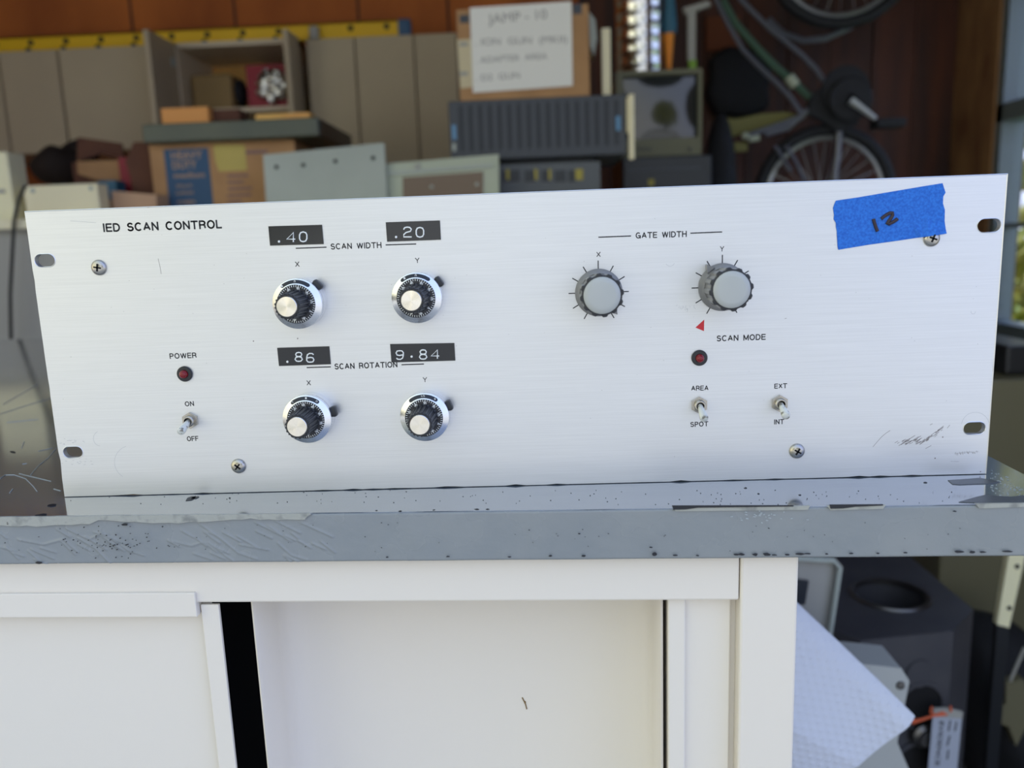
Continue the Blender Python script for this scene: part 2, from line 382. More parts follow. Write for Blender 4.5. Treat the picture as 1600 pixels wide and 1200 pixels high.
# lumpy paint skin over the front edge: a fine grid with ridges
sk = B(); nx, nz = 1000, 44; q = random.Random(3)
ridges = []
for (x0, y0, x1, y1) in [(312, 817, 345, 840), (345, 840, 372, 862), (372, 862, 400, 872), (400, 815, 440, 835), (430, 812, 470, 832), (30, 842, 70, 850), (70, 850, 100, 842),
                          (50, 857, 85, 872), (65, 855, 88, 862), (0, 830, 12, 840), (0, 853, 25, 860), (55, 873, 75, 881), (105, 825, 140, 842), (140, 842, 160, 833),
                          (160, 833, 200, 850), (90, 826, 110, 838), (270, 845, 300, 852), (300, 852, 320, 846), (320, 846, 340, 862), (470, 815, 520, 838), (375, 850, 420, 858), (420, 820, 455, 845)]:
    a = pix(x0, y0, TY0, TABLE); c = pix(x1, y1, TY0, TABLE); ridges.append((a.x, a.z, c.x, c.z))
for i in range(40):
    a = pix(q.uniform(0, 520), q.uniform(828, 868), TY0, TABLE); l = q.uniform(0.003, 0.012); an = q.uniform(-0.9, -0.3); ridges.append((a.x, a.z, a.x + l * math.cos(an), a.z + l * math.sin(an)))
def hgt(x, z):
    h = 0
    for (ax, az, cx, cz) in ridges:
        dx, dz = cx - ax, cz - az; t = max(0, min(1, ((x - ax) * dx + (z - az) * dz) / (dx * dx + dz * dz)))
        d2 = (x - ax - t * dx) ** 2 + (z - az - t * dz) ** 2
        if d2 < 4e-6: h = max(h, 0.00050 * math.exp(-d2 / 1.6e-7))
    return h
SX0, SX1 = -0.34, TX1
grid = [[None] * (nz + 1) for _ in range(nx + 1)]
for i in range(nx + 1):
    for j in range(nz + 1):
        x = SX0 + (SX1 - SX0) * i / nx; z = -0.0002 - (TTH - 0.0004) * j / nz
        edge = 0.0 if 0 < j < nz else 0.0003
        grid[i][j] = sk.m.verts.new((x, TY0 - 0.0006 - (hgt(x, z) if x < 0 else 0) - 0.00012 * math.sin(x * 90 + z * 40) + edge, z))
for i in range(nx):
    for j in range(nz): sk.m.faces.new((grid[i][j], grid[i + 1][j], grid[i + 1][j + 1], grid[i][j + 1]))
bd = [e for e in sk.m.edges if e.is_boundary]
ex = bmesh.ops.extrude_edge_only(sk.m, edges=bd)
for v in ex['geom']:
    if isinstance(v, bmesh.types.BMVert): v.co.y = TY0 + 0.0002
bmesh.ops.recalc_face_normals(sk.m, faces=sk.m.faces)
obj('edge_paint', sk, M_tedge, tb, TABLE, smooth=True, angle=1.2, label='lumpy grey paint skin on the front edge')
# exposed putty layer along the upper left of the edge
def flat(b, pts, y, th, F=TABLE): return b.prism([pix(a, c, y, F) for a, c in pts], (0, th, 0))
pt = B(); up = [(x, 808 - 0.0118 * x + q.uniform(-0.4, 0.4)) for x in range(-20, 490, 14)]
lo = []
for x in range(476, -30, -14):
    base = {True: 815.5, False: 820}[x > 150]
    lo.append((x, base - (0.0 if x < 300 else 0.03 * (x - 300)) + q.uniform(-1.3, 1.3) + 2.2 * math.sin(x * 0.03)))
flat(pt, up + [(486, 803.5), (480, 807)] + lo, TY0 - 0.0016, 0.0012)
obj('putty_layer', pt, M_putty, tb, TABLE, label='long beige putty layer at the left where the paint has split off')
for (x0, x1, yy) in [(1050, 1266, 791.5), (1292, 1384, 790), (1524, 1606, 787)]:
    pt = B(); flat(pt, [(x0, yy), (x1, yy - 1), (x1 - 4, yy + 5), (x0 + 6, yy + 7.5)], TY0 - 0.0013, 0.0010); obj('putty_layer', pt, M_putty, tb, TABLE, label='short putty strip on the right half of the front edge')
ch = B()
def blob(b, x, y, rx, ry, yp, n=9, th=0.0003, F=TABLE, z=None, slant=0):
    pts = []
    for k in range(n):
        a = 2 * math.pi * k / n; f = q.uniform(0.7, 1.15); u = x + rx * f * math.cos(a); w = y + ry * f * math.sin(a) + slant * rx * f * math.cos(a)
        pts.append(pixz(u, w, z, F) if z is not None else pix(u, w, yp, F))
    b.prism(pts, (0, 0, -th) if z is not None else (0, th, 0))
YC = TY0 - 0.00195
for (x, y, rx, ry) in [(194, 820, 5, 2), (61, 881, 6, 2.2), (1023, 867, 4.5, 3.4), (1017, 855.5, 3, 1), (1055, 869, 4, 1.2), (1090, 869.5, 3, 1), (1150, 868, 4, 1.5), (1158, 867.5, 6, 2),
                       (1180, 868, 5, 2.2), (1198, 867.5, 6, 2.4), (1210, 868.5, 4, 1.3), (1230, 868, 4, 1.5), (1250, 867, 7, 1.8), (1262, 866.5, 5, 1.2), (1292, 867, 3, 1), (1330, 866, 4, 1.2),
                       (1372, 866, 3, 1), (1415, 865, 3, 1), (1500, 863.5, 8, 2), (1520, 864, 5, 2), (1536, 864, 6, 1.4), (1575, 863, 9, 1.5), (700, 871, 3, 1), (860, 870, 3, 1.2), (912, 870, 3.5, 1.6),
                       (796, 871.5, 3, 1), (625, 799, 3, 1.4), (745, 796, 4, 1.4), (762, 796, 3, 1.2), (678, 797, 2.5, 1), (588, 798, 2, 1), (605, 872, 2, 1), (1492, 799, 3, 1), (905, 834, 2, 1)]: blob(ch, x, y - (1.2 if y > 860 else 0), rx, ry, YC)
for i in range(70): blob(ch, q.gauss(175, 38), q.gauss(848, 12), q.uniform(0.6, 1.5), q.uniform(0.5, 1.1), YC, 6)
for i in range(60): blob(ch, q.uniform(0, 1600), q.uniform(815, 862), q.uniform(0.5, 1.3), q.uniform(0.3, 0.8), YC, 6)
for (x0, x1, yy) in [(1050, 1240, 791), (1296, 1380, 789.5)]:
    flat(ch, [(x0, yy - 1), (x1, yy - 1.5), (x1, yy + 0.4), (x0 + 40, yy + 2.4), (x0 + 22, yy + 5), (x0 + 2, yy + 5.5)], TY0 - 0.0017, 0.0004)
obj('paint_chip', ch, M_chip, tb, TABLE, kind='stuff', label='dark chips scattered over the front edge')
# marks lying on the top
cz = 0.0002; ct = B()
for (x, y, rx, ry, s) in [(81, 789.5, 8, 2.2, -0.1), (65, 804.5, 10.5, 2.0, -0.09), (298, 779, 9, 3, -0.3), (305, 777.5, 6, 2, -0.2), (359, 778, 1.6, 1.3, 0), (1165, 762, 2.5, 1, 0), (1446, 753.6, 3, 1, 0),
                       (1185, 771, 2, 0.8, 0), (165, 806, 1.5, .7, 0), (1250, 773, 2.5, 0.8, 0), (20, 706, 5, 1.4, 0.1)]:
    blob(ct, x, y, rx, ry, 0, z=cz, slant=s)
for i in range(110): blob(ct, q.uniform(110, 1540), q.uniform(0.15, 0.95) * 28 + 776 - 0.021 * 700, q.uniform(0.4, 1.1), q.uniform(0.2, 0.5), 0, 5, z=cz)
obj('worn_spot', ct, M_chip, tb, TABLE, kind='stuff')
c2 = B()
for pts in ([(1481, 750), (1512, 748), (1530, 746.5), (1552, 750), (1562, 753), (1545, 755.5), (1520, 756), (1500, 757), (1488, 756)],
            [(1498, 784), (1526, 776), (1540, 773), (1562, 775), (1580, 776), (1612, 772), (1612, 786), (1540, 786)]):
    c2.prism([pixz(a, b_, 0.0003, TABLE) for a, b_ in pts], (0, 0, -0.0003))
obj('bare_patch', c2, M_chip2, tb, TABLE, label='slate coloured patches where the paint has flaked off at the right corner')
sc = B()
for path in ([(0, 748), (8, 742), (22, 742), (40, 748), (52, 760), (58, 768)], [(48, 742), (60, 728), (75, 716), (88, 700)], [(0, 647), (30, 637), (60, 628), (80, 622)], [(30, 740), (80, 752)],
             [(34, 700), (38, 690)], [(60, 705), (82, 700)], [(15, 770), (20, 764)], [(10, 660), (60, 655)], [(35, 725), (42, 724)], [(84, 764), (95, 767)], [(5, 632), (60, 600)]):
    sc.tube([pixz(a, b_, 0.0001, TABLE) for a, b_ in path], 0.00028, 4)
for i in range(70):
    x = q.uniform(1548, 1600); y = 745 + (x - 1548) * 0.5 + q.uniform(-12, 22)
    p = pixz(x, y, 0.0001, TABLE); 
    if p.x < TX1 - 0.004 and p.y > TY0 + 0.003:
        a = q.uniform(0, 6.3); l = q.uniform(0.0004, 0.0012); sc.tube([p, p + Vector((l * math.cos(a), l * math.sin(a), 0.0001))], 0.00018, 4)
for i in range(25):
    p = pix(q.gauss(1190, 25), q.gauss(808, 5), YC, TABLE); sc.tube([p, p + Vector((q.uniform(0.0003, 0.0012), 0, q.uniform(-0.0003, 0.0003)))], 0.0002, 4)
obj('scratch', sc, M_scr, tb, TABLE, kind='stuff')

# ------------------------------------------------------------------ cream cabinet under the table
cb = thing('metal_cabinet', 'cream enamelled metal cabinet with bent doors under the grey table', 'cabinet', M=TABLE @ Matrix.Translation((0, 0, -ZT)))
YR = TY0 + 0.006                                                 # face plane of the rail
def tv(px, py, y): return pix(px, py, y, TABLE)
ZB = -ZT + 0.004; ZU = -TTH - 0.0003
XP1 = tv(1245, 960, YR).x; XP0 = tv(1155, 925, YR).x; XL0 = -1.2
zrail = (tv(400, 953, YR).z + tv(1150, 926, YR).z) / 2
DC = 0.55
# carcass: right side, left side, back, bottom, top
ca = B(); ca.box((XP1 - 0.012, YR + 0.002, ZB), (XP1, YR + DC, ZU)); ca.box((XL0, YR + 0.002, ZB), (XL0 + 0.012, YR + DC, ZU)); ca.box((XL0, YR + DC - 0.004, ZB), (XP1, YR + DC, ZU))
ca.box((XL0, YR + 0.02, ZB), (XP1, YR + DC, ZB + 0.01)); ca.box((XL0, YR + 0.02, ZU - 0.004), (XP1, YR + DC, ZU))
obj('carcass', ca, M_cab, cb, TABLE)
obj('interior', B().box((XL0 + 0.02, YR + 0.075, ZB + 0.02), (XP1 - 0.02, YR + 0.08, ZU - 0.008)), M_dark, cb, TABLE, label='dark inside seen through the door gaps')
obj('corner_post', B().box((XP0 + 0.0004, YR - 0.001, ZB), (XP1, YR + 0.02, ZU), bev=0.0012), M_cab, cb, TABLE)
obj('top_rail', B().box((XL0, YR, zrail), (XP0, YR + 0.015, ZU), bev=0.0010), M_cab, cb, TABLE)
# right jamb
YJ = YR + 0.006
xj0 = tv(1043, 1000, YJ).x; xj1 = tv(1070, 1000, YJ).x; xj2 = tv(1141, 1000, YJ).x; xj3 = tv(1152, 1000, YJ).x
jb = B(); jb.box((xj0, YJ - 0.002, ZB), (xj1, YJ + 0.02, zrail - 0.0003), bev=0.0008); jb.box((xj1 - 0.001, YJ + 0.0005, ZB), (xj2, YJ + 0.02, zrail - 0.0003), bev=0.0006)
jb.box((xj2 - 0.0005, YJ + 0.004, ZB), (XP0 + 0.002, YJ + 0.02, zrail - 0.0003)); obj('jamb', jb, M_cab, cb, TABLE)
# left door with flange strips
YD = YR - 0.0018
xd1 = tv(306, 945, YD).x; zf0 = tv(150, 965, YD).z; zf1 = tv(150, 927.5, YD).z
xe0 = tv(320, 1000, YR + 0.002).x; xe1 = tv(348, 1000, YR + 0.002).x

dp = B().box((XL0 + 0.004, YR + 0.006, ZB + 0.01), (xe0 + 0.001, YR + 0.012, zf1 - 0.002))
dl = obj('door', dp, M_cab, cb, TABLE, label='left door panel')
obj('top_flange', B().box((XL0 + 0.004, YD, zf0), (xd1, YD + 0.0065, zf1), bev=0.0005), M_cab, dl, TABLE)
obj('edge_flange', B().box((xe0, YR + 0.0015, ZB + 0.01), (xe1, YR + 0.0035, zrail - 0.0018), bev=0.0004), M_cab, dl, TABLE)
# middle door: a shallow pan with rolled sides
YM = YR + 0.040
xm0 = tv(403, 1050, YM - 0.032).x; xm1 = tv(1036, 1050, YM - 0.032).x; pr = []
prof = [(0, -0.032), (0.0010, -0.0326), (0.0018, -0.031), (0.0024, -0.006), (0.004, 0.001), (0.008, 0.005), (0.015, 0.0072), (0.026, 0.008)]
outl = [(xm0 + a, YM + c) for a, c in prof] + [(xm1 - a, YM + c) for a, c in prof[::-1]]
outl += [(x, y + 0.003) for x, y in outl[::-1]]
md = B().prism([(x, y, ZB + 0.01) for x, y in outl], (0, 0, zrail + 0.012 - ZB - 0.01))
dm = obj('door', md, M_cab, cb, TABLE, smooth=True, angle=1.0, label='recessed middle door with rolled edges')
mk = B(); 
for path in ([(816, 1090), (820, 1098)], [(820, 1096), (823, 1108)]): mk.tube([tv(a, b_, YM + 0.0078) for a, b_ in path], 0.00035, 5)
mk.ball(tv(820.5, 1098, YM + 0.0078), 0.0009, 0.6, 0.3, 1.3, 1)
obj('rust_mark', mk, mat('rust', (0.20, 0.12, 0.04, 1), 0.8), dm, TABLE)

# ------------------------------------------------------------------ the instrument
ins = thing('scan_control_unit', 'brushed aluminium rack instrument front with dials and switches, standing on the grey table', 'instrument', M=PANEL.copy())
W2 = 0.2413; HP = 0.1496; PT = 0.0032
def pv(px, py, y=0.0): return pix(px, py, y, PANEL)
fp = B(); m = fp.m
def loop(pts):
    vs = [m.verts.new((x, 0, z)) for x, z in pts]; return [m.edges.new((vs[i], vs[(i + 1) % len(vs)])) for i in range(len(vs))]
dents = []
def edge_pts():
    P = []; rr = random.Random(11)
    def run(a, b_, n, nrm):
        for i in range(n):
            t = i / n; d = 0.0 if i == 0 else (rr.uniform(0.0001, 0.0006) if rr.random() < 0.16 else rr.uniform(0, 0.00006))
            P.append((a[0] + (b_[0] - a[0]) * t + nrm[0] * d, a[1] + (b_[1] - a[1]) * t + nrm[1] * d))
    run((-W2, .0003), (W2, .0003), 90, (0, 1)); run((W2, .0003), (W2, HP), 25, (-1, 0)); run((W2, HP), (-W2, HP), 130, (0, -1)); run((-W2, HP), (-W2, .0003), 30, (1, 0)); return P
es = loop(edge_pts())
slots = [(pv(70, 407), 0.0104, 0.0062), (pv(114, 706.5), 0.0104, 0.0060), (pv(1545.5, 352.3), 0.0112, 0.0064), (pv(1522.5, 669), 0.0108, 0.0062)]
def slot_pts(c, w, h, n=10, g=0.0):
    w += g; h += g; r = h / 2; P = []
    for k in range(n + 1): a = -math.pi / 2 + math.pi * k / n; P.append((c.x + w / 2 - r + r * math.cos(a), c.z + r * math.sin(a)))
    for k in range(n + 1): a = math.pi / 2 + math.pi * k / n; P.append((c.x - w / 2 + r + r * math.cos(a), c.z + r * math.sin(a)))
    return P
for c, w, h in slots: es += loop(slot_pts(c, w, h))
bmesh.ops.triangle_fill(m, edges=es, use_beauty=True, normal=(0, -1, 0))
fs = list(m.faces); ex = bmesh.ops.extrude_face_region(m, geom=fs)
for v in ex['geom']:
    if isinstance(v, bmesh.types.BMVert): v.co.y += PT
bmesh.ops.recalc_face_normals(m, faces=m.faces)
plate = obj('face_plate', fp, M_plate, ins, PANEL)
rims = B()
for c, w, h in slots:
    P = slot_pts(c, w, h, 10, 0.0003); rims.tube([(x, -0.00002, z) for x, z in P], 0.00022, 5, True)
rims.tube([(-W2 + 0.0002, -0.00003, HP - 0.0002), (W2 - 0.0002, -0.00003, HP - 0.0002)], 0.00022, 5); rims.tube([(W2 - 0.0002, -0.00003, 0.0003), (W2 - 0.0002, -0.00003, HP - 0.0003)], 0.00022, 5)
obj('bare_rim', rims, M_edge, plate, PANEL, label='bright worn metal along the upper edge and slots')
obj('chassis', B().box((-0.205, PT, 0.004), (0.205, PT + 0.16, HP - 0.012), bev=0.001), M_gshade, ins, PANEL)

AX = Matrix.Rotation(math.pi / 2, 4, 'X')                    # local +z of a lathe -> -y (towards the viewer)
def at(c, h=0.0): return Matrix.Translation((c.x, -h, c.z)) @ AX
# --- lettering: an upright sans of even strokes
def _arc(cx, cy, rx, ry, a0, a1, n=10): return [(cx + rx * math.cos(math.radians(a0 + (a1 - a0) * i / n)), cy + ry * math.sin(math.radians(a0 + (a1 - a0) * i / n))) for i in range(n + 1)]
SG = {'I': (0.02, [[(0.01, 0), (0.01, 1)]]), 'E': (0.56, [[(0.56, 0), (0, 0), (0, 1), (0.56, 1)], [(0, 0.52), (0.52, 0.52)]]), 'F': (0.54, [[(0, 0), (0, 1), (0.54, 1)], [(0, 0.5), (0.48, 0.5)]]),
 'D': (0.66, [[(0.3, 0), (0, 0), (0, 1), (0.3, 1)] + _arc(0.3, 0.5, 0.36, 0.5, 90, -90)]), 'O': (0.76, [_arc(0.38, 0.5, 0.38, 0.51, 90, 450, 26)]),
 'C': (0.70, [_arc(0.37, 0.5, 0.37, 0.51, 42, 318, 20)]), 'G': (0.74, [_arc(0.37, 0.5, 0.37, 0.51, 45, 330, 20) + [(0.72, 0.44), (0.42, 0.44)], [(0.72, 0.44), (0.72, 0)]]),
 'S': (0.60, [_arc(0.30, 0.75, 0.27, 0.25, 20, 180, 8) + _arc(0.30, 0.75, 0.27, 0.25, 190, 255, 4) + _arc(0.30, 0.26, 0.30, 0.27, 70, 0, 6) + _arc(0.30, 0.26, 0.30, 0.27, -10, -165, 9)]),
 'A': (0.72, [[(0, 0), (0.36, 1), (0.72, 0)], [(0.13, 0.32), (0.59, 0.32)]]), 'N': (0.64, [[(0, 0), (0, 1), (0.64, 0), (0.64, 1)]]), 'M': (0.76, [[(0, 0), (0, 1), (0.38, 0.08), (0.76, 1), (0.76, 0)]]),
 'T': (0.66, [[(0, 1), (0.66, 1)], [(0.33, 0), (0.33, 1)]]), 'L': (0.50, [[(0, 1), (0, 0), (0.50, 0)]]), 'W': (0.98, [[(0, 1), (0.24, 0), (0.49, 0.98), (0.74, 0), (0.98, 1)]]),
 'H': (0.64, [[(0, 0), (0, 1)], [(0.64, 0), (0.64, 1)], [(0, 0.53), (0.64, 0.53)]]), 'P': (0.58, [[(0, 0), (0, 1), (0.32, 1)] + _arc(0.32, 0.73, 0.26, 0.27, 90, -90, 8) + [(0, 0.46)]]),
 'R': (0.64, [[(0, 0), (0, 1), (0.36, 1)] + _arc(0.36, 0.74, 0.26, 0.26, 90, -90, 8) + [(0, 0.48)], [(0.40, 0.48), (0.58, 0.36), (0.60, 0.14), (0.65, 0)]]),
 'X': (0.62, [[(0, 0), (0.62, 1)], [(0, 1), (0.62, 0)]]), 'Y': (0.66, [[(0, 1), (0.33, 0.45), (0.66, 1)], [(0.33, 0.45), (0.33, 0)]])}
def sans(b, body, p0, p1, h, w=0.15, out=Vector((0, -1, 0)), lift=0.00004):
    x = 0.0; L_ = []
    for i, ch_ in enumerate(body):
        if ch_ == ' ': x += 0.36; continue
        wd_, ls_ = SG[ch_]; L_.append((x, ls_)); x += wd_ + 0.31
    T_ = x - 0.31; p0 = Vector(p0); p1 = Vector(p1); ex = (p1 - p0); ln = ex.length; ex.normalize(); ez = out.cross(ex).normalized(); kx = (ln - w * h) / T_; kz = h * (1 - w)
    def P(u, v): return p0 + ex * (u * kx + w * h / 2) + ez * (v * kz + w * h / 2) + out * lift
    r = w * h / 2
    for x0, ls_ in L_:
        for pl in ls_:
            Q = [P(x0 + u, v) for u, v in pl]
            for i, (a, c) in enumerate(zip(Q, Q[1:])):
                d = (c - a).normalized(); n = out.cross(d) * r
                a2 = a - d * (r if i == 0 and (abs(d.dot(ex)) > 0.98 or abs(d.dot(ez)) > 0.98) else 0); c2 = c + d * (r if i == len(Q) - 2 and (abs(d.dot(ex)) > 0.98 or abs(d.dot(ez)) > 0.98) else 0)
                b.m.faces.new([b.m.verts.new(v) for v in (a2 - n, c2 - n, c2 + n, a2 + n)])
                if i: b.m.faces.new([b.m.verts.new(a + (ex * math.cos(k * math.pi / 5) + ez * math.sin(k * math.pi / 5)) * r + out * 1e-6) for k in range(10)])
    bmesh.ops.recalc_face_normals(b.m, faces=b.m.faces)
    return b
def word(body, x0, y0, x1, y1, hpx, m=M_ink, bold=0.02, name='lettering', parent=None, y=0.0):
    b = B(); a = pv(x0, y0, y); c = pv(x1, y1, y); s = (pv(x0, y0 - hpx, y) - a).length
    sans(b, body, a, c, s, w={0.02: 0.175, 0.03: 0.195, 0.0: 0.14}[bold]); return obj(name, b, m, parent or ins, PANEL)
def rule(x0, y0, x1, y1, w=0.00055):
    b = B(); a = pv(x0, y0); c = pv(x1, y1); d = (c - a).normalized(); n = Vector((-d.z, 0, d.x)) * w / 2
    b.prism([a - n, c - n, c + n, a + n], (0, -0.00008, 0)); return b
word('IED  SCAN  CONTROL', 161.7, 362.8, 347, 357, 13.6, bold=0.03)
word('SCAN  WIDTH', 516.9, 390, 596.3, 387.5, 9.4); word('SCAN  ROTATION', 523, 577.3, 621.2, 574, 9.2)
word('GATE  WIDTH', 993.2, 372.8, 1073, 370.3, 9.6); word('SCAN  MODE', 1119.7, 533.5, 1196.2, 530.9, 9.2)
word('POWER', 265.5, 560.8, 307.5, 559.3, 8.6); word('ON', 289.3, 635, 303.5, 634.3, 7.6); word('OFF', 292.5, 689.5, 310.5, 688.7, 7.6)
word('AREA', 1079.9, 610.6, 1107, 610, 7.8); word('SPOT', 1078.6, 667.2, 1106.7, 666, 7.8); word('EXT', 1209.8, 607.3, 1229.8, 606.5, 7.8); word('INT', 1209.4, 663.2, 1225, 662.6, 7.8)
word('X', 461.3, 417.3, 468.5, 417, 8.8, bold=0.0); word('Y', 648.6, 411, 656, 410.7, 8.6, bold=0.0); word('X', 479.2, 602.4, 486.2, 602.2, 8.4, bold=0.0); word('Y', 660.6, 597.2, 667.8, 597, 8.2, bold=0.0)
word('X', 931.8, 401.9, 938.8, 401.6, 8.6, bold=0.0); word('Y', 1124.6, 393, 1131.6, 392.8, 8.6, bold=0.0)
for r_ in [(462.2, 388, 510.3, 386.2), (602.6, 382.7, 650.3, 381.2), (479.3, 574.3, 516.9, 573.2), (627.4, 569.9, 662.4, 568.8), (935, 370.7, 986, 368.7), (1078.7, 364.4, 1128.2, 362.4)]:
    obj('printed_line', rule(*r_), M_ink, ins, PANEL)
# --- ten-turn dials
def numb(b, body, c, ang, r, h, y, bold=0.0, wk=0.62):
    """text centred at radius r and clockwise angle ang (degrees), upright towards the outside"""
    a = math.radians(ang); o = Vector((c.x + r * math.sin(a), y, c.z + r * math.cos(a))); ex = Vector((math.cos(a), 0, -math.sin(a))); ez = Vector((math.sin(a), 0, math.cos(a)))
    w = h * wk * len(body); text_on(b, body, o - ex * w / 2 - ez * h / 2, o + ex * w / 2 - ez * h / 2, h, lift=0.00004, thick=0.00005, bold=bold)
def dial(px, py, a30, digs, label, lev):
    c = pv(px, py); K = 1.0
    body = B().lathe([(0, 0), (0.0124, 0), (0.0124, 0.0058), (0.0121, 0.0062), (0, 0.0062)], at(c), 64)
    d = obj('turns_dial', body, M_dial, ins, PANEL, smooth=True, label=label)
    ring = B().lathe([(0.0118, 0.0062), (0.0124, 0.0064), (0.01255, 0.0085), (0.01235, 0.0090), (0.0096, 0.0108), (0.0094, 0.0106), (0.0094, 0.0090), (0.0118, 0.0062)], at(c), 96)
    obj('bezel_ring', ring, M_dial, d, PANEL, smooth=True)
    # counter window: a dark arc in the ring
    w = B(); n = 22; A0, A1 = -40, 40; P = []
    def rp_(a, r): # on the sloped bezel
        hh = 0.0090 + (0.01235 - r) / (0.01235 - 0.0096) * 0.0018
        return Vector((c.x + r * math.sin(math.radians(a)), -hh - 0.00004, c.z + r * math.cos(math.radians(a))))
    for i in range(n + 1): P.append(rp_(A0 + (A1 - A0) * i / n, 0.01185 if 0 < i < n else 0.0114))
    for i in range(n + 1): P.append(rp_(A1 - (A1 - A0) * i / n, 0.01015 if 0 < i < n else 0.0106))
    N_ = n + 1
    fr_ = [w.m.verts.new(p) for p in P]; bk_ = [w.m.verts.new(p + Vector((0, 0.0004, 0))) for p in P]
    for i in range(n):
        w.m.faces.new((fr_[i], fr_[i + 1], fr_[2 * N_ - 2 - i], fr_[2 * N_ - 1 - i]))
    T = len(P)
    for i in range(T): w.m.faces.new((fr_[i], bk_[i], bk_[(i + 1) % T], fr_[(i + 1) % T]))
    bmesh.ops.recalc_face_normals(w.m, faces=w.m.faces)
    obj('counter_window', w, M_dface, d, PANEL)
    face = B().lathe([(0, 0.0088), (0.00945, 0.0088), (0.00945, 0.0104), (0.0068, 0.0107), (0, 0.0107)], at(c), 64); obj('dial_face', face, M_dface, d, PANEL, smooth=True)
    mk = B()
    for k in range(50):
        a = math.radians(a30 + 7.2 * k); ln = 0.0009 if k % 5 else 0.0013
        e = Vector((math.sin(a), 0, math.cos(a))); t = Vector((e.z, 0, -e.x)) * (0.00013 if k % 5 else 0.00017); o = Vector((c.x, -0.01050, c.z))
        mk.prism([o + e * (0.0093 - ln) - t, o + e * 0.0093 - t, o + e * 0.0093 + t, o + e * (0.0093 - ln) + t], (0, -0.00012, 0))
    for k in range(10): numb(mk, str(k * 10) if k else '0', c, a30 - (k * 10 - 30) * 3.6, 0.0076, 0.00135, -0.01068, 0.02)
    for s_, a in digs: numb(mk, s_, c, a, 0.0110, 0.0014, -0.01003, 0.0)
    mk.prism([Vector((c.x - 0.0001, -0.0108, c.z + 0.0095)), Vector((c.x + 0.0001, -0.0108, c.z + 0.0095)), Vector((c.x + 0.0001, -0.0106, c.z + 0.0101)), Vector((c.x - 0.0001, -0.0106, c.z + 0.0101))], (0, -0.0001, 0))
    obj('dial_markings', mk, M_white, d, PANEL)
    fl = lambda t, h: 1 + (0.035 * (1 if math.sin(t * 20) > 0 else -1) * (1 if h > 0.0112 else 0))
    g = B().lathe([(0.0072, 0.0106), (0.0072, 0.0112), (0.0068, 0.0116), (0.0061, 0.0246), (0.0060, 0.0252), (0.0056, 0.0256), (0, 0.0256)], at(c), 160, fl); obj('grip', g, M_blk, d, PANEL, smooth=True, angle=0.5)
    # cap is its own mesh so that its radial grain turns about its own centre
    cp = B().lathe([(0.0049, 0.0256), (0.0049, 0.0259), (0.0047, 0.0261), (0, 0.02612)], at(c), 64); obj('cap', cp, M_spun, d, PANEL, smooth=True)
    lv = B(); a = math.radians(lev); e = Vector((math.sin(a), 0, math.cos(a))); t = Vector((e.z, 0, -e.x)); o = Vector((c.x, -0.0012, c.z))
    Mx = Matrix(((e.x, 0, t.x, o.x), (0, -1, 0, o.y), (e.z, 0, t.z, o.z), (0, 0, 0, 1)))
    lv.box((0.0105, 0.0004, -0.0021), (0.0142, 0.0044, 0.0021), M=Mx, bev=0.0010); lv.box((0.0118, 0.0010, -0.0028), (0.0148, 0.0054, 0.0028), M=Mx, bev=0.0011)
    obj('lock_lever', lv, M_blk, d, PANEL, smooth=True)
    return c
dial(472.5, 472.5, 11, [('1', -36), ('0', 0)], 'scan width X dial', 48)
dial(655, 463.5, 22, [('1', -28), ('0', 2)], 'scan width Y dial', 56)
dial(487, 649, 67, [('2', -34), ('1', 4), ('0', 33)], 'scan rotation X dial', 78)
dial(667, 646, 6, [('10', 0), ('9', 32)], 'scan rotation Y dial', 68)
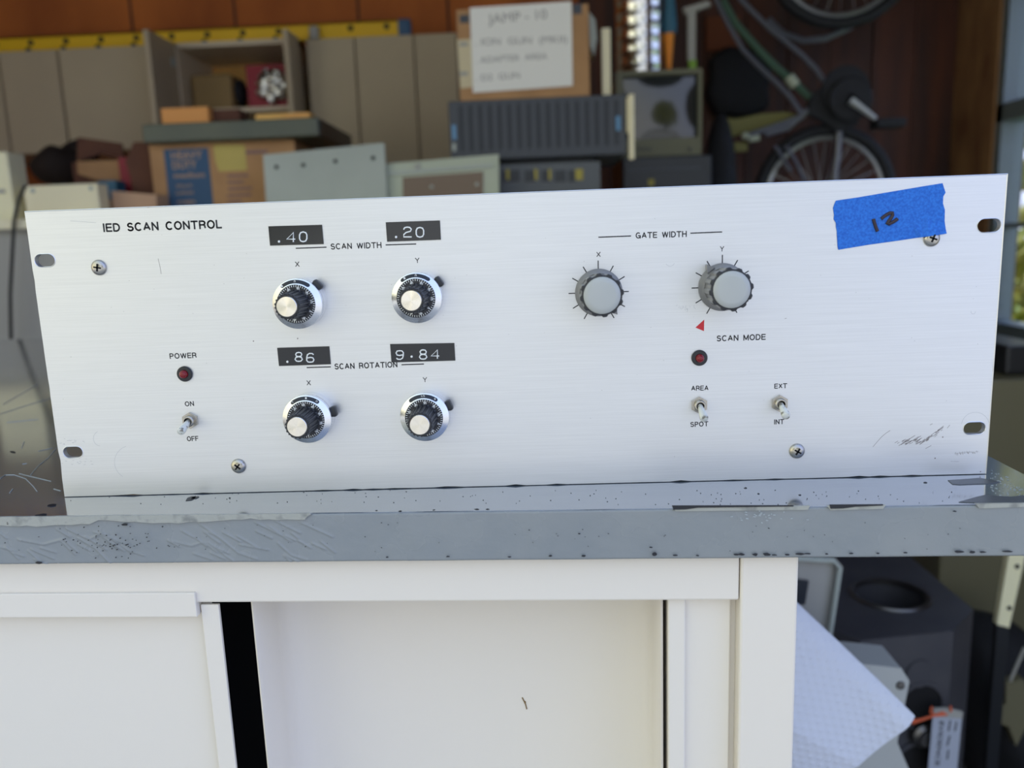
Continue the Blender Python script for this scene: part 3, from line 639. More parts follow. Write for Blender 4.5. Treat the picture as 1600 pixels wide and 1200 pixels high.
# --- gate width knobs
def gate(px, py, hc, label, seed, ptr):
    c = pv(px, py); rr = random.Random(seed)
    tk = B()
    for k in range(-5, 6):
        a = math.radians(30 * k); e = Vector((math.sin(a), 0, math.cos(a))); t = Vector((e.z, 0, -e.x)) * 0.00025; r1 = 0.0158 if k == 0 else 0.0150
        o = Vector((c.x, 0, c.z)); tk.prism([o + e * 0.0110 - t, o + e * r1 - t, o + e * r1 + t, o + e * 0.0110 + t], (0, -0.00008, 0))
    obj('scale_ticks', tk, M_ink, ins, PANEL)
    sk_ = B().lathe([(0, 0.0004), (0.0118, 0.0004), (0.0118, 0.0012), (0.0108, 0.0022), (0.0100, 0.0035), (0.0098, 0.005), (0, 0.005)], at(c), 72)
    k_ = obj('gate_knob', sk_, M_gbody, ins, PANEL, smooth=True, label=label)
    fl = lambda t, h: 1 + 0.04 * math.tanh(4 * math.sin(t * 12))
    gp = B().lathe([(0.0096, 0.0045), (0.0097, hc - 0.002), (0.0095, hc - 0.0012), (0.0088, hc - 0.0008), (0, hc - 0.0008)], at(c), 144, fl); obj('grip', gp, M_gbody if 0 else M_gbody, k_, PANEL, smooth=True, angle=0.5)
    fr2 = B().lathe([(0.0088, hc - 0.0024), (0.0100, hc - 0.0022), (0.0101, hc - 0.0010), (0.0098, hc - 0.0003), (0.0086, hc - 0.0001), (0.0086, hc - 0.001)], at(c), 144, fl); obj('black_rim', fr2, M_blk, k_, PANEL, smooth=True, angle=0.5)
    cp = B().lathe([(0.0088, hc - 0.001), (0.0088, hc - 0.0001), (0.0085, hc + 0.0003), (0.006, hc + 0.0007), (0, hc + 0.0009)], at(c), 72); obj('cap', cp, M_gcap, k_, PANEL, smooth=True, angle=1.2)
    pb = B(); a = math.radians(ptr); e = Vector((math.sin(a), 0, math.cos(a))); t = Vector((e.z, 0, -e.x)); o = Vector((c.x, -0.0006, c.z))
    pb.prism([o + e * 0.0105 - t * 0.0022, o + e * 0.0142, o + e * 0.0105 + t * 0.0022], (0, -0.003, 0)); obj('pointer', pb, M_gbody, k_, PANEL)
gate(935.4, 457, 0.0215, 'gate width X knob', 1, 141)
gate(1128.2, 448.5, 0.0205, 'gate width Y knob', 2, -36)
obj('red_triangle', B().prism([pv(1100.3, 499.4), pv(1099.9, 517.4), pv(1086.6, 511.8)], (0, -0.0001, 0)), M_tri, ins, PANEL, label='small red triangular sticker')
# --- indicator lamps
for (px, py, lb) in [(289.3, 584, 'power lamp'), (1092.6, 559, 'scan mode lamp')]:
    c = pv(px, py)
    z_ = obj('indicator_lamp', B().lathe([(0, 0), (0.0040, 0), (0.0040, 0.0009), (0.0037, 0.0013), (0.0022, 0.0014), (0.0021, 0.0010), (0, 0.0010)], at(c), 48), M_blk, ins, PANEL, smooth=True, label=lb)
    obj('lens', B().lathe([(0.0021, 0.0008), (0.0021, 0.0020), (0.0019, 0.0030), (0.0012, 0.0037), (0.0005, 0.0040), (0, 0.0040)], at(c), 32), M_red, z_, PANEL, smooth=True, angle=1.5)
# --- toggle switches
for (px, py, tx, ty, lb) in [(298.2, 656.5, 281.5, 675.5, 'power switch'), (1092.2, 632.5, 1101, 655.5, 'area and spot switch'), (1217.5, 629.8, 1229, 651.5, 'external and internal switch')]:
    c = pv(px, py)
    hx = [(c.x + 0.0044 * math.cos(math.pi / 6 + k * math.pi / 3), 0, c.z + 0.0044 * math.sin(math.pi / 6 + k * math.pi / 3)) for k in range(6)]
    nb = B().prism([Vector(p) for p in hx], (0, -0.0019, 0)); bmesh.ops.bevel(nb.m, geom=[e for e in nb.m.edges if abs(e.verts[0].co.y + 0.0019) < 1e-6 and abs(e.verts[1].co.y + 0.0019) < 1e-6], offset=0.0003, segments=2, affect='EDGES')
    s_ = obj('toggle_switch', nb, M_nickel, ins, PANEL, label=lb)
    obj('bushing', B().lathe([(0.0029, 0.0015), (0.0029, 0.0036), (0.0026, 0.0039), (0.0020, 0.0039), (0.0019, 0.0020), (0, 0.0020)], at(c), 40), M_nickel, s_, PANEL, smooth=True)
    obj('bushing_hole', B().lathe([(0, 0.0021), (0.00185, 0.0021), (0.00185, 0.0024), (0, 0.0024)], at(c), 24), M_hole, s_, PANEL)
    tip = pv(tx, ty, -0.0125); a = Vector((c.x, -0.0024, c.z)); v = tip - a
    pth = [a + v * t for t in (0, 0.25, 0.5, 0.75, 0.9, 0.97, 1.0)]; obj('lever', B().tube(pth, [0.0013, 0.0015, 0.0018, 0.0021, 0.0021, 0.0018, 0.0009], 16), M_leverw, s_, PANEL, smooth=True, label='white painted lever with the paint worn off')
# --- screws
for (px, py, rot) in [(155, 418, 10), (373, 728, 40), (1245, 704.5, 30), (1455.5, 372.5, 20)]:
    c = pv(px, py); k_ = obj('screw', B().lathe([(0, 0), (0.0040, 0), (0.0039, 0.0006), (0.0033, 0.0013), (0.0020, 0.0018), (0, 0.0020)], at(c), 40), M_nickel, ins, PANEL, smooth=True, angle=1.5)
    cr = B()
    for k in (0, 1):
        Mx = Matrix.Translation((c.x, 0, c.z)) @ Matrix.Rotation(math.radians(rot + 90 * k), 4, 'Y'); cr.box((-0.0019, -0.00215, -0.0004), (0.0019, -0.0015, 0.0004), M=Mx)
    obj('cross_recess', cr, M_hole, k_, PANEL)
# --- embossed label strips
G = {'0': [[(0.5, 0), (0.15, 0.08), (0, 0.3), (0, 0.7), (0.15, 0.92), (0.5, 1), (0.85, 0.92), (1, 0.7), (1, 0.3), (0.85, 0.08), (0.5, 0)]],
     '4': [[(0.78, 0), (0.78, 1), (0, 0.3), (1, 0.3)]],
     '2': [[(0, 0.75), (0.12, 0.94), (0.4, 1), (0.75, 0.97), (0.95, 0.8), (0.85, 0.58), (0.3, 0.45), (0.03, 0.25), (0, 0), (1, 0)]],
     '8': [[(0.5, 0.53), (0.15, 0.6), (0.08, 0.8), (0.25, 0.97), (0.5, 1), (0.78, 0.97), (0.92, 0.8), (0.85, 0.6), (0.5, 0.53), (0.12, 0.44), (0, 0.22), (0.2, 0.03), (0.5, 0), (0.8, 0.03), (1, 0.22), (0.88, 0.44), (0.5, 0.53)]],
     '6': [[(0.95, 0.85), (0.75, 0.98), (0.4, 1), (0.1, 0.85), (0, 0.5), (0, 0.2), (0.2, 0.02), (0.5, 0), (0.85, 0.04), (1, 0.27), (0.85, 0.5), (0.5, 0.55), (0.1, 0.48)]],
     '9': [[(0.9, 0.52), (0.5, 0.45), (0.15, 0.5), (0, 0.73), (0.15, 0.96), (0.5, 1), (0.8, 0.98), (1, 0.8), (1, 0.5), (0.9, 0.15), (0.6, 0), (0.25, 0.02), (0.05, 0.15)]]}
def strip(cor, chars, lb):
    P = [pv(x, y) for x, y in cor]; b = B().prism(P, (0, -0.00035, 0)); s_ = obj('label_strip', b, M_dymo, ins, PANEL, label=lb)
    t = B()
    for (chr_, x0, x1, yt, yb) in chars:
        if chr_ == '.': t.ball(pv(x0, yt, -0.00035), 0.00062, 1, 0.5, 1, 2); continue
        for ln in G[chr_]: t.tube([pv(x0 + (x1 - x0) * u, yb + (yt - yb) * w, -0.00042) for u, w in ln], 0.00035, 6)
    obj('embossed_number', t, M_white, s_, PANEL, smooth=True)
def cv(ox, oy, s, L_): return [(c_, ox + a / s, ox + b_ / s, oy + t / s, oy + d / s) for c_, a, b_, t, d in L_]
strip([(419.5, 353.6), (503.3, 351.2), (506, 381.4), (422.2, 383.8)], cv(390, 330, 4.571, [('.', 210, 0, 217, 0), ('4', 266, 326, 153, 220), ('0', 357, 409, 148, 218)]), 'black strip reading .40')
strip([(602.9, 347.3), (687.5, 344.4), (689, 374.6), (605, 377.7)], cv(390, 330, 4.571, [('.', 1046, 0, 185, 0), ('2', 1100, 1158, 114, 184), ('0', 1190, 1243, 116, 186)]), 'black strip reading .20')
strip([(433.3, 543.4), (514.7, 541), (517.1, 569), (436.2, 571.8)], cv(390, 520, 4.571, [('.', 270, 0, 207, 0), ('8', 325, 377, 140, 204), ('6', 408, 460, 147, 210)]), 'black strip reading .86')
strip([(609.6, 537.5), (710, 535.8), (711.6, 563.3), (611.8, 566.2)], cv(390, 520, 4.571, [('9', 1046, 1098, 128, 190), ('.', 1157, 0, 170, 0), ('8', 1213, 1266, 122, 188), ('4', 1297, 1354, 122, 184)]), 'black strip reading 9.84')
# --- blue tape with the number
rr = random.Random(5)
def rag(a, b_, n): return [(a[0] + (b_[0] - a[0]) * i / n + (rr.uniform(-1.6, 1.6) if 0 < i < n else 0), a[1] + (b_[1] - a[1]) * i / n) for i in range(n)]
tp = [(1306, 313.5), (1340, 308.5), (1390, 300), (1440, 291.5), (1472.3, 286.3)] + [(1475.5, 296), (1477, 301), (1473.5, 307), (1473, 318), (1476, 328), (1475.5, 345), (1477, 356)] + [(1478.5, 365)] + [(1440, 370.5), (1400, 376.5), (1360, 382), (1309.8, 390.3)] + rag((1308.5, 385), (1302.5, 330), 9) + [(1301.5, 325), (1303.5, 319)]
TYP = -0.0003
tpb = B(); pts = [pv(x, y, 0) for x, y in tp]; mt_ = tpb.m; vs = [mt_.verts.new((p.x, 0, p.z)) for p in pts]; ee = [mt_.edges.new((vs[i], vs[(i + 1) % len(vs)])) for i in range(len(vs))]
bmesh.ops.triangle_fill(mt_, edges=ee, use_beauty=True, normal=(0, -1, 0)); fs = list(mt_.faces); ex = bmesh.ops.extrude_face_region(mt_, geom=fs)
for v in ex['geom']:
    if isinstance(v, bmesh.types.BMVert): v.co.y += TYP
bmesh.ops.subdivide_edges(mt_, edges=mt_.edges[:], cuts=3, use_grid_fill=True)
sc_ = pv(1455.5, 372.5)
for v in mt_.verts:                                             # the tape rides up over the screw head
    d = math.hypot(v.co.x - sc_.x, v.co.z - sc_.z)
    if v.co.y < -0.0001 or True: v.co.y -= 0.0022 * max(0, 1 - (d / 0.0075)) ** 0.7
bmesh.ops.recalc_face_normals(mt_, faces=mt_.faces)
tape = obj('masking_tape', tpb, M_tape, ins, PANEL, label='torn piece of blue masking tape marked 12')
hw = B(); hw.tube([pv(x, y, -0.0004) for x, y in [(1364.6, 342), (1366.5, 349), (1368.5, 355), (1371, 361.3)]], 0.00085, 8)
hw.tube([pv(x, y, -0.0004) for x, y in [(1376.8, 342), (1381, 338.5), (1386, 335), (1391, 332.6), (1394.3, 332.5), (1394.6, 336), (1392, 341), (1388, 346), (1386, 349), (1389, 350), (1396, 346.5), (1402.4, 342)]], 0.00085, 8)
obj('handwritten_number', hw, mat('marker_black', (0.03, 0.02, 0.03, 1), 0.6), tape, PANEL, smooth=True)
# --- scuffs on the plate
sf = B(); q = random.Random(21)
def stroke(b, x0, y0, x1, y1, r): b.tube([pv(x0, y0, 0.00003), pv(x1, y1, 0.00003)], r, 4)
for i in range(46):
    t = q.random(); x = 1408 + 26 * t + q.gauss(0, 5); y = 693 - 5 * t + q.gauss(0, 2.0); l = q.uniform(2, 9); stroke(sf, x, y, x + l, y - l * 0.62, 0.00013)
for i in range(30):
    t = q.random(); x = 1437 + 34 * t + q.gauss(0, 1.6); y = 695 - 27 * t * 0.92 + q.gauss(0, 1.8); l = q.uniform(3, 9); stroke(sf, x, y, x + l * 0.9, y - l * 0.66, 0.00013)
for (x0, y0, x1, y1) in [(1364, 698, 1370, 691), (1370, 691, 1377, 683), (1377, 683, 1384, 677), (1384, 677, 1391, 672.5), (1398, 692, 1403, 689), (1453, 664, 1457, 662), (1480, 669, 1484, 664), (1446, 701, 1455, 696),
                         (247, 404, 250, 416), (250, 416, 252, 428), (1226, 498, 1229, 497)]: stroke(sf, x0, y0, x1, y1, 0.00012)
for i in range(26): x = 1492 + i * 1.4; y = 708 - i * 0.14; stroke(sf, x, y + q.uniform(-1.5, 1), x + q.uniform(0, 2), y + q.uniform(0.5, 4), 0.00009)
for i in range(60): x = q.uniform(60, 1530); y = q.uniform(340, 735) - (x - 800) * 0.03; stroke(sf, x, y, x + q.uniform(0.3, 1.4), y + q.uniform(-0.6, 0.6), 0.00010)
for (x, y) in [(1461, 716), (1532, 737), (396, 533), (465, 529), (1473, 683)]: sf.ball(pv(x, y, 0), 0.0004, 1, 0.15, 1, 1)
for i in range(8): x = 1486 + i * 1.6; stroke(sf, x, 721, x + 0.9, 721 + q.uniform(-1, 1), 0.0001)
obj('scuff', sf, M_scuff, plate, PANEL, kind='stuff', label='dark scuffs and nicks on the bare metal')
sg = B()
def arc(cx, cy, r, a0, a1): sg.tube([pv(cx + r * math.cos(math.radians(a)), cy + r * math.sin(math.radians(a)), 0.00004) for a in range(a0, a1, 12)], 0.00010, 4)
arc(205, 722, 26, 120, 260); arc(158, 685, 12, 100, 250); arc(1524, 666, 22, 190, 350); arc(1047, 409, 7, 20, 160); arc(1520.5, 487, 3.5, -10, 200)
stroke(sg, 110, 345, 150, 348, 0.00012); 
for i in range(30): x = q.gauss(115, 12); y = q.gauss(690 if i % 2 else 722, 3.5); stroke(sg, x, y, x + q.uniform(1, 4), y + q.uniform(-1, 1), 0.00012)
for i in range(14): x = q.uniform(1057, 1085); y = 480 + q.uniform(-5, 5); stroke(sg, x, y, x + q.uniform(-3, 3), y + q.uniform(2, 4), 0.00009)
obj('faint_scratch', sg, M_scuffl, plate, PANEL, kind='stuff')

# ================================================================== behind the table
ZBN = ZT + 0.215; YW = 1.50                                       # bench top and its front
bench = thing('workbench', 'long grey fronted workbench behind the table carrying boxes and equipment', 'workbench', (-0.9, YW + 0.4, 0))
bxr = pix(1100, 330, YW).x
obj('bench_top', B().box((-2.7, YW, ZBN - 0.022), (bxr, YW + 0.85, ZBN)), M_cream, bench)
obj('front_panel', B().box((-2.68, YW + 0.03, ZT - 0.20), (bxr - 0.02, YW + 0.05, ZBN - 0.022)), M_gshade, bench)
for x in (-2.66, -0.9, bxr - 0.06): obj('leg', B().box((x, YW + 0.06, 0), (x + 0.05, YW + 0.80, ZBN - 0.022)), M_gshade, bench)

# wall cabinets ----------------------------------------------------
YCB = 2.52; DCB = YB - YCB - 0.03
zt = pix(90, 76, YCB).z; zb = pix(60, 240, YCB).z
def wallcab(x0, x1, za, zbk, seams, label, dark=False):
    t = thing('wall_cabinet', label, 'cabinet', ((x0 + x1) / 2, YCB + DCB / 2, za), group='taupe cabinets along the back wall')
    obj('carcass', B().box((x0, YCB + 0.02, za), (x1, YCB + DCB, zbk)), M_wcab, t)
    e = [x0] + seams + [x1]
    for a, c in zip(e, e[1:]): obj('door', B().box((a + 0.0035, YCB, za + 0.002), (c - 0.0035, YCB + 0.018, zbk - 0.002), bev=0.0015), M_wcab, t)
    return t
xs = [pix(x, 160, YCB).x for x in (-75, 0 + 7, 99, 281, 468, 474, 560, 652, 718)]
wallcab(xs[0] - 0.33, xs[2], zb, zt, [xs[1] - 0.0], 'taupe wall cabinet at the left end of the row, partly out of frame')
wallcab(xs[2] + 0.001, xs[3] - 0.008, zb, zt, [], 'single closed taupe wall cabinet left of the open one')
# the open cabinet with both doors swung out
oc = thing('open_wall_cabinet', 'taupe wall cabinet with both doors open, boxes on its shelf', 'cabinet', ((xs[3] + xs[4]) / 2, YCB + DCB / 2, zb))
XO0 = xs[3] - 0.006; XO1 = xs[4]; ZO0 = pix(360, 250, YCB).z
cc = B(); tt = 0.016
cc.box((XO0, YCB, ZO0), (XO0 + tt, YCB + DCB, zt)); cc.box((XO1 - tt, YCB, ZO0), (XO1, YCB + DCB, zt)); cc.box((XO0, YCB, zt - tt), (XO1, YCB + DCB, zt)); cc.box((XO0, YCB, ZO0), (XO1, YCB + DCB, ZO0 + tt))
obj('carcass', cc, M_wcabe, oc); obj('back_panel', B().box((XO0 + tt, YCB + DCB - 0.006, ZO0 + tt), (XO1 - tt, YCB + DCB, zt - tt)), M_kraftd, oc)
zs = pix(370, 168, YCB).z; obj('shelf', B().box((XO0 + tt, YCB + 0.004, zs - 0.015), (XO1 - tt, YCB + DCB - 0.006, zs)), M_wcabe, oc)
def opendoor(xh, yd, lb):
    d = B().box((xh - 0.009, YCB - yd, ZO0), (xh + 0.009, YCB - 0.003, zt - 0.002), bev=0.0015); o = obj('door', d, M_wcab, oc, label=lb)
    hb = B(); s = 1 if xh < (XO0 + XO1) / 2 else -1
    for z in (zt - 0.07, ZO0 + 0.08): hb.lathe([(0, 0), (0.015, 0), (0.015, 0.004), (0, 0.005)], Matrix.Translation((xh + s * 0.009, YCB - 0.035, z)) @ Matrix.Rotation(s * math.pi / 2, 4, 'Y'), 20)
    obj('hinge', hb, M_gmetal, o)
opendoor(XO0 + 0.002, 0.20, 'left door swung open'); opendoor(XO1 + 0.006, 0.13, 'right door swung open')
wallcab(xs[5] + 0.022, xs[8], pix(600, 262, YCB).z, pix(600, 55, YCB).z, [xs[6], xs[7]], 'tall taupe wall cabinet with three doors behind the grey panels')
# contents of the open cabinet
YI = YCB + 0.06
obj('storage_box', bx(298, 115, 362, 163, YI, 0.16, z0=zs, bev=0.012), M_tanbag, label='rounded tan box on the shelf of the open wall cabinet', cat='box')
b = B(); b.ball(pix(376, 145, YI + 0.06), 0.036, 0.6, 1.2, 1.25, 3)
for v in b.m.verts: v.co.z = max(v.co.z, zs + 0.0005)
obj('black_bag', b, M_blackf, label='small black bag between the tan box and the red box on the shelf', cat='bag', smooth=True)
obj('wood_strip', bx(325, 93, 415, 116, YCB + DCB - 0.04, 0.02, z0=zs), M_plywood, label='plank leaning against the back of the open cabinet', cat='board')
obj('red_box', bx(386, 101, 446, 162, YI - 0.02, 0.12, z0=zs), M_crim, label='crimson box at the right end of the open cabinet shelf', cat='box')
b = B(); c_ = pix(424, 134, YI - 0.045); b.ball(c_, 0.055, 0.95, 0.42, 1, 4); q = random.Random(2)
for v in b.m.verts:
    d = v.co - c_; f = 1 + q.uniform(-0.10, 0.10) + 0.12 * math.sin(d.x * 150 + d.z * 90) * math.cos(d.z * 130); v.co = c_ + d * f
    v.co.z = max(v.co.z, zs + 0.0005)
obj('foil_bundle', b, M_foil, label='crumpled silver foil bundle in front of the crimson box', cat='foil', smooth=True)

# yellow ladder lying on the cabinets -----------------------------
lad = thing('ladder', 'yellow fibreglass ladder lying on its side on top of the wall cabinets', 'ladder', (-1.2, YCB + 0.2, zt))
YLd = YCB + 0.06; xl0 = -2.6; xl1 = pix(622, 45, YLd).x
for k, yy in enumerate((YLd,)):
    rl = B(); zz = zt + 0.001; hh = 0.058
    rl.box((xl0, yy, zz), (xl1, yy + 0.005, zz + hh)); rl.box((xl0, yy, zz), (xl1, yy + 0.028, zz + 0.005)); rl.box((xl0, yy, zz + hh - 0.005), (xl1, yy + 0.028, zz + hh)); obj('side_rail', rl, M_yel, lad)
rl = B(); rl.box((xl0, YLd + 0.005, zt + 0.09 + 0.1), (xl1, YLd + 0.01, zt + 0.25)); 
x = xl1 - 0.04; i = 0
while x > xl0 + 0.05:
    g = B(); g.lathe([(0, 0), (0.010, 0), (0.010, 0.003), (0, 0.004)], Matrix.Translation((x, YLd, zt + 0.038)) @ AX, 14)
    if x < xl1 - 0.25: g.lathe([(0, 0), (0.010, 0), (0.010, 0.003), (0, 0.004)], Matrix.Translation((x - 0.012, YLd, zt + 0.014)) @ AX, 14)
    g.box((x - 0.012, YLd + 0.006, zt + 0.028), (x + 0.012, YLd + 0.05, zt + 0.05))
    obj('rung', g, M_blackf, lad); x -= 0.128; i += 1
obj('end_cap', B().box((xl1 - 0.002, YLd - 0.003, zt + 0.001), (xl1 + 0.045, YLd + 0.032, zt + 0.062), bev=0.008), M_bluep, lad, label='blue rubber end cap')
b = B(); b.box((pix(486, 50, YLd).x, YLd - 0.03, zt + 0.002), (pix(500, 50, YLd).x, YLd - 0.006, zt + 0.045), bev=0.006); obj('clamp', b, M_gshade, label='grey clamp standing on the cabinet top in front of the ladder', cat='clamp')

# things at the left end of the bench ------------------------------
def cable(name, pts, Y, r, m, label, cat, parent=None): return obj(name, B().tube([pix(a, c, Y) for a, c in pts], r, 8), m, parent, smooth=True, label=label, cat=cat)
YA = 1.56
b = bx(-60, 238, 16, 341, YA, 0.07, z0=ZBN, x1=pix(19, 300, YA).x, bev=0.004); ic = thing('instrument_case', 'ivory instrument case at the far left end of the bench', 'case', (pix(-20, 330, YA).x, YA + 0.1, ZBN)); obj('case_body', b, M_cream2, ic)
b = B(); b.box((pix(-40, 299, YA).x, YA - 0.003, pix(0, 302, YA).z), (pix(8, 299, YA).x, YA + 0.001, pix(0, 296, YA).z)); obj('vent', b, M_gshade, ic)
cable('power_cable', [(40, 290), (30, 310), (22, 345), (19, 400), (16, 460), (17, 520), (18, 600)], YW - 0.012, 0.0042, M_cable, 'black cable hanging down the front of the workbench', 'cable')
ib = thing('cream_instrument_box', 'cream metal instrument box with two corner screws at the left of the bench', 'box', (pix(95, 330, YA).x, YA + 0.1, ZBN))
obj('box_body', bx(39, 288, 155, 345, YA, 0.05, z0=ZBN, bev=0.003), M_cream, ib)
for px, py in ((51, 298), (142, 294)): obj('screw', B().lathe([(0, 0), (0.006, 0), (0.005, 0.002), (0, 0.0025)], Matrix.Translation(pix(px, py, YA - 0.0003)) @ AX, 16), M_gmetal, ib)
# dark cloth heap and cardboard
b = B(); YH = 2.10
cx = pix(105, 300, YH); b.ball((cx.x, YH + 0.12, ZBN + 0.06), 0.12, 1.0, 0.9, 0.95, 4); b.ball(pix(98, 262, YH), 0.085, 1.1, 1, 0.75, 3); b.ball(pix(122, 238, YH + 0.05), 0.04, 1.5, 1, 0.9, 3)
for v in b.m.verts:
    v.co += Vector((0.006 * math.sin(v.co.z * 60 + v.co.x * 22), 0.008 * math.sin(v.co.x * 45), 0.007 * math.sin(v.co.x * 50 + v.co.y * 30))); v.co.z = max(v.co.z, ZBN + 0.001)
obj('cloth_heap', b, M_brownf, label='heap of dark brown cloth on the bench behind the cream box', cat='cloth', smooth=True, angle=2)
b = B(); cx = pix(112, 300, 1.76); b.ball((cx.x, 1.76, ZBN + 0.02), 0.085, 0.85, 0.8, 0.80, 3)
for v in b.m.verts: v.co += Vector((0, 0, 0.005 * math.sin(v.co.x * 70 + v.co.y * 40))); v.co.z = max(v.co.z, ZBN + 0.001)
obj('black_cloth', b, M_blackf, label='black cloth bundle lying just behind the cream instrument box', cat='cloth', smooth=True, angle=2)
cdb = thing('open_cardboard_box', 'open brown cardboard box with raised flaps left of the blue labelled box', 'box', (pix(185, 300, 1.9).x, 1.9, ZBN))
Yc = 1.85
obj('box_body', bx(118, 252, 195, 345, Yc, 0.22, z0=ZBN), M_kraftd, cdb)
obj('inner_flap', pp([(120, 252), (192, 250), (196, 282), (150, 281), (122, 272)], Yc - 0.014, 0.006), M_kraft, cdb)
obj('flap', pp([(121, 214), (190, 224), (194, 250), (158, 240), (140, 246), (120, 252)], Yc + 0.02, 0.006), M_kraftd, cdb)
obj('crimson_book', bx(190, 246, 208, 345, Yc - 0.05, 0.2, z0=ZBN), M_crim, label='thin crimson book standing against the open cardboard box', cat='book')
fl = thing('cardboard_flap_box', 'dark brown cardboard box with pointed flap beside the blue labelled box', 'box', (pix(222, 300, 1.75).x, 1.8, ZBN))
obj('box_body', bx(207, 262, 236, 345, 1.76, 0.12, z0=ZBN), M_kraftd, fl); obj('flap', pp([(209, 222), (236, 222), (242, 305), (208, 292), (196, 252)], 1.745, 0.006), M_kraftd, fl)
obj('teal_box', bx(157, 282, 184, 345, 1.72, 0.05, z0=ZBN), M_teal, label='dark teal box between the cream box and the tan board', cat='box')
obj('tan_carton', pp([(174, 298), (244, 304), (246, 345), (178, 345)], 1.62, 0.07), M_tan, label='low tan carton in front of the flap box', cat='box')
obj('tan_tray', bx(154, 312, 178, 345, 1.63, 0.06, z0=ZBN), M_kraft, label='small cardboard tray touching the right end of the cream box', cat='tray')
b = B(); b.ball(pix(151, 321, 1.595), 0.011, 1, 1, 1.1, 3); obj('plastic_wrap', b, M_offw, label='small pale crumple of plastic on the cream box end', cat='wrap', smooth=True)

# the moving box ----------------------------------------------------
YM2 = 1.70
mb = thing('moving_box', 'cardboard moving box with a blue HEAVY DUTY medium label', 'box', (pix(350, 300, YM2).x, YM2 + 0.17, ZBN))
xa_, xb_ = pix(238, 280, YM2).x, pix(462, 250, YM2).x; ztb = pix(350, 222, YM2).z
obj('carton', B().box((xa_, YM2, ZBN), (xb_, YM2 + 0.33, ztb), bev=0.002), M_kraft, mb)
def onf(b, y, a, c, th=0.0015): return b
lab = bx(261, 232, 330, 340, YM2 - 0.001, 0.001, z0=ZBN + 0.004); lb_ = obj('blue_label', lab, M_boxblue, mb)
def wtxt(body, x0, y0, x1, y1, hpx, Y, m, parent, name='lettering', bold=0.03):
    t = B(); a = pix(x0, y0, Y); c = pix(x1, y1, Y); text_on(t, body, a, c, (pix(x0, y0 - hpx, Y) - a).length, lift=0.0002, thick=0.0003, bold=bold); return obj(name, t, m, parent)
for a in [('HEAVY', 268, 249, 317, 247, 12), ('DUTY', 270, 264, 308, 262.5, 12), ('medium', 272, 278, 320, 276.5, 8), ('3.0 cu ft', 276, 293, 300, 292, 5), ('LxWxH', 276, 304, 302, 303, 5), ('caja', 277, 318, 306, 317, 6)]: 
    wtxt(*a, YM2 - 0.0012, M_boxtext, lb_)
for i, (a, c) in enumerate([(355, 388), (355, 381), (356, 394), (355, 393), (356, 378)]):
    y = 275 + i * 10; obj('printed_line', bx(a, y - 2, c, y + 1.5, YM2 - 0.0005, 0.0006), M_mauve, mb)
obj('printed_line', bx(384, 235, 418, 240, YM2 - 0.0005, 0.0006), M_mauve, mb)
obj('packing_tape', pp([(333, 226), (382, 226), (386, 266), (342, 268), (336, 250)], YM2 - 0.0011, 0.0011), M_cleartape, mb, label='shiny yellowed packing tape')
ol = thing('olive_flat_case', 'dark olive flat metal case lying on the moving box', 'case', (pix(370, 220, YM2 - 0.04).x, YM2 + 0.15, ztb))
Yo = YM2 - 0.04; xo0 = pix(222, 205, Yo).x; xo1 = pix(498, 205, Yo).x; zo1 = pix(360, 188.5, Yo).z
obj('case_body', B().box((xo0, Yo, ztb + 0.001), (xo1, Yo + 0.36, zo1), bev=0.003), M_olive, ol)
obj('shaded_end', B().box((xo1, Yo + 0.012, ztb + 0.003), (xo1 + 0.003, Yo + 0.35, zo1 - 0.003)), M_blk, ol, label='right end of the case, its shade put into the black colour')  # thin black sheet standing for the shade on the right end
zc1 = zo1 + 0.0005
obj('wood_block', bx(252, 168, 325, 187, Yo + 0.03, 0.06, z0=zc1), mat('orange_wood', bk(150, 104, 56), 0.7), label='orange wood block at the left on the olive case', cat='block')
obj('brown_block', bx(326, 171, 374, 187, Yo + 0.06, 0.06, z0=zc1), M_kraftd, label='brown crumpled packet between the two wood blocks on the olive case', cat='packet')
obj('wood_batten', bx(399, 177, 484, 190, Yo + 0.03, 0.05, z0=zc1), M_plywood, label='pale wood batten at the right on the olive case', cat='block')

# grey sheet and framed panel --------------------------------------
YG = 1.58
def tilted(pts, Y, th): return pp(pts, Y, th)
gs = thing('grey_metal_sheet', 'flat grey metal panel with a row of holes standing in front of the moving box', 'panel', (pix(508, 330, YG).x, YG, ZBN))
def zfix(pts, Y, z0):
    P = [pix(x, y, Y) for x, y in pts]; return [Vector((p.x, p.y, z0 if i in (2, 3) else p.z)) for i, p in enumerate(P)]
obj('sheet', B().prism(zfix([(411, 242), (600, 223), (607, 345), (418, 345)], YG, ZBN), (0, 0.012, 0)), M_gmetal, gs)
for px, py in ((432, 261), (474, 258), (524, 252), (583, 247)): obj('screw_hole', B().lathe([(0, 0), (0.005, 0), (0.005, 0.001), (0, 0.001)], Matrix.Translation(pix(px, py, YG - 0.0002)) @ AX, 14), M_hole, gs)
fpn = thing('framed_panel', 'grey green metal frame around a brown plate, between the grey sheet and the charcoal chassis', 'panel', (pix(690, 330, YG).x, YG, ZBN))
Yf = YG + 0.02
fb = B(); P = zfix([(602, 256), (779, 241), (781, 345), (607, 345)], Yf, ZBN); fb.prism(P, (0, 0.02, 0)); obj('frame', fb, M_gmetal2, fpn)
obj('raised_bar', pp([(606, 268), (768, 255), (769, 261), (606, 274)], Yf - 0.006, 0.0058), M_gmetal, fpn); obj('raised_bar', bx(648, 256, 656, 266, Yf - 0.004, 0.0038), M_gshade, fpn)
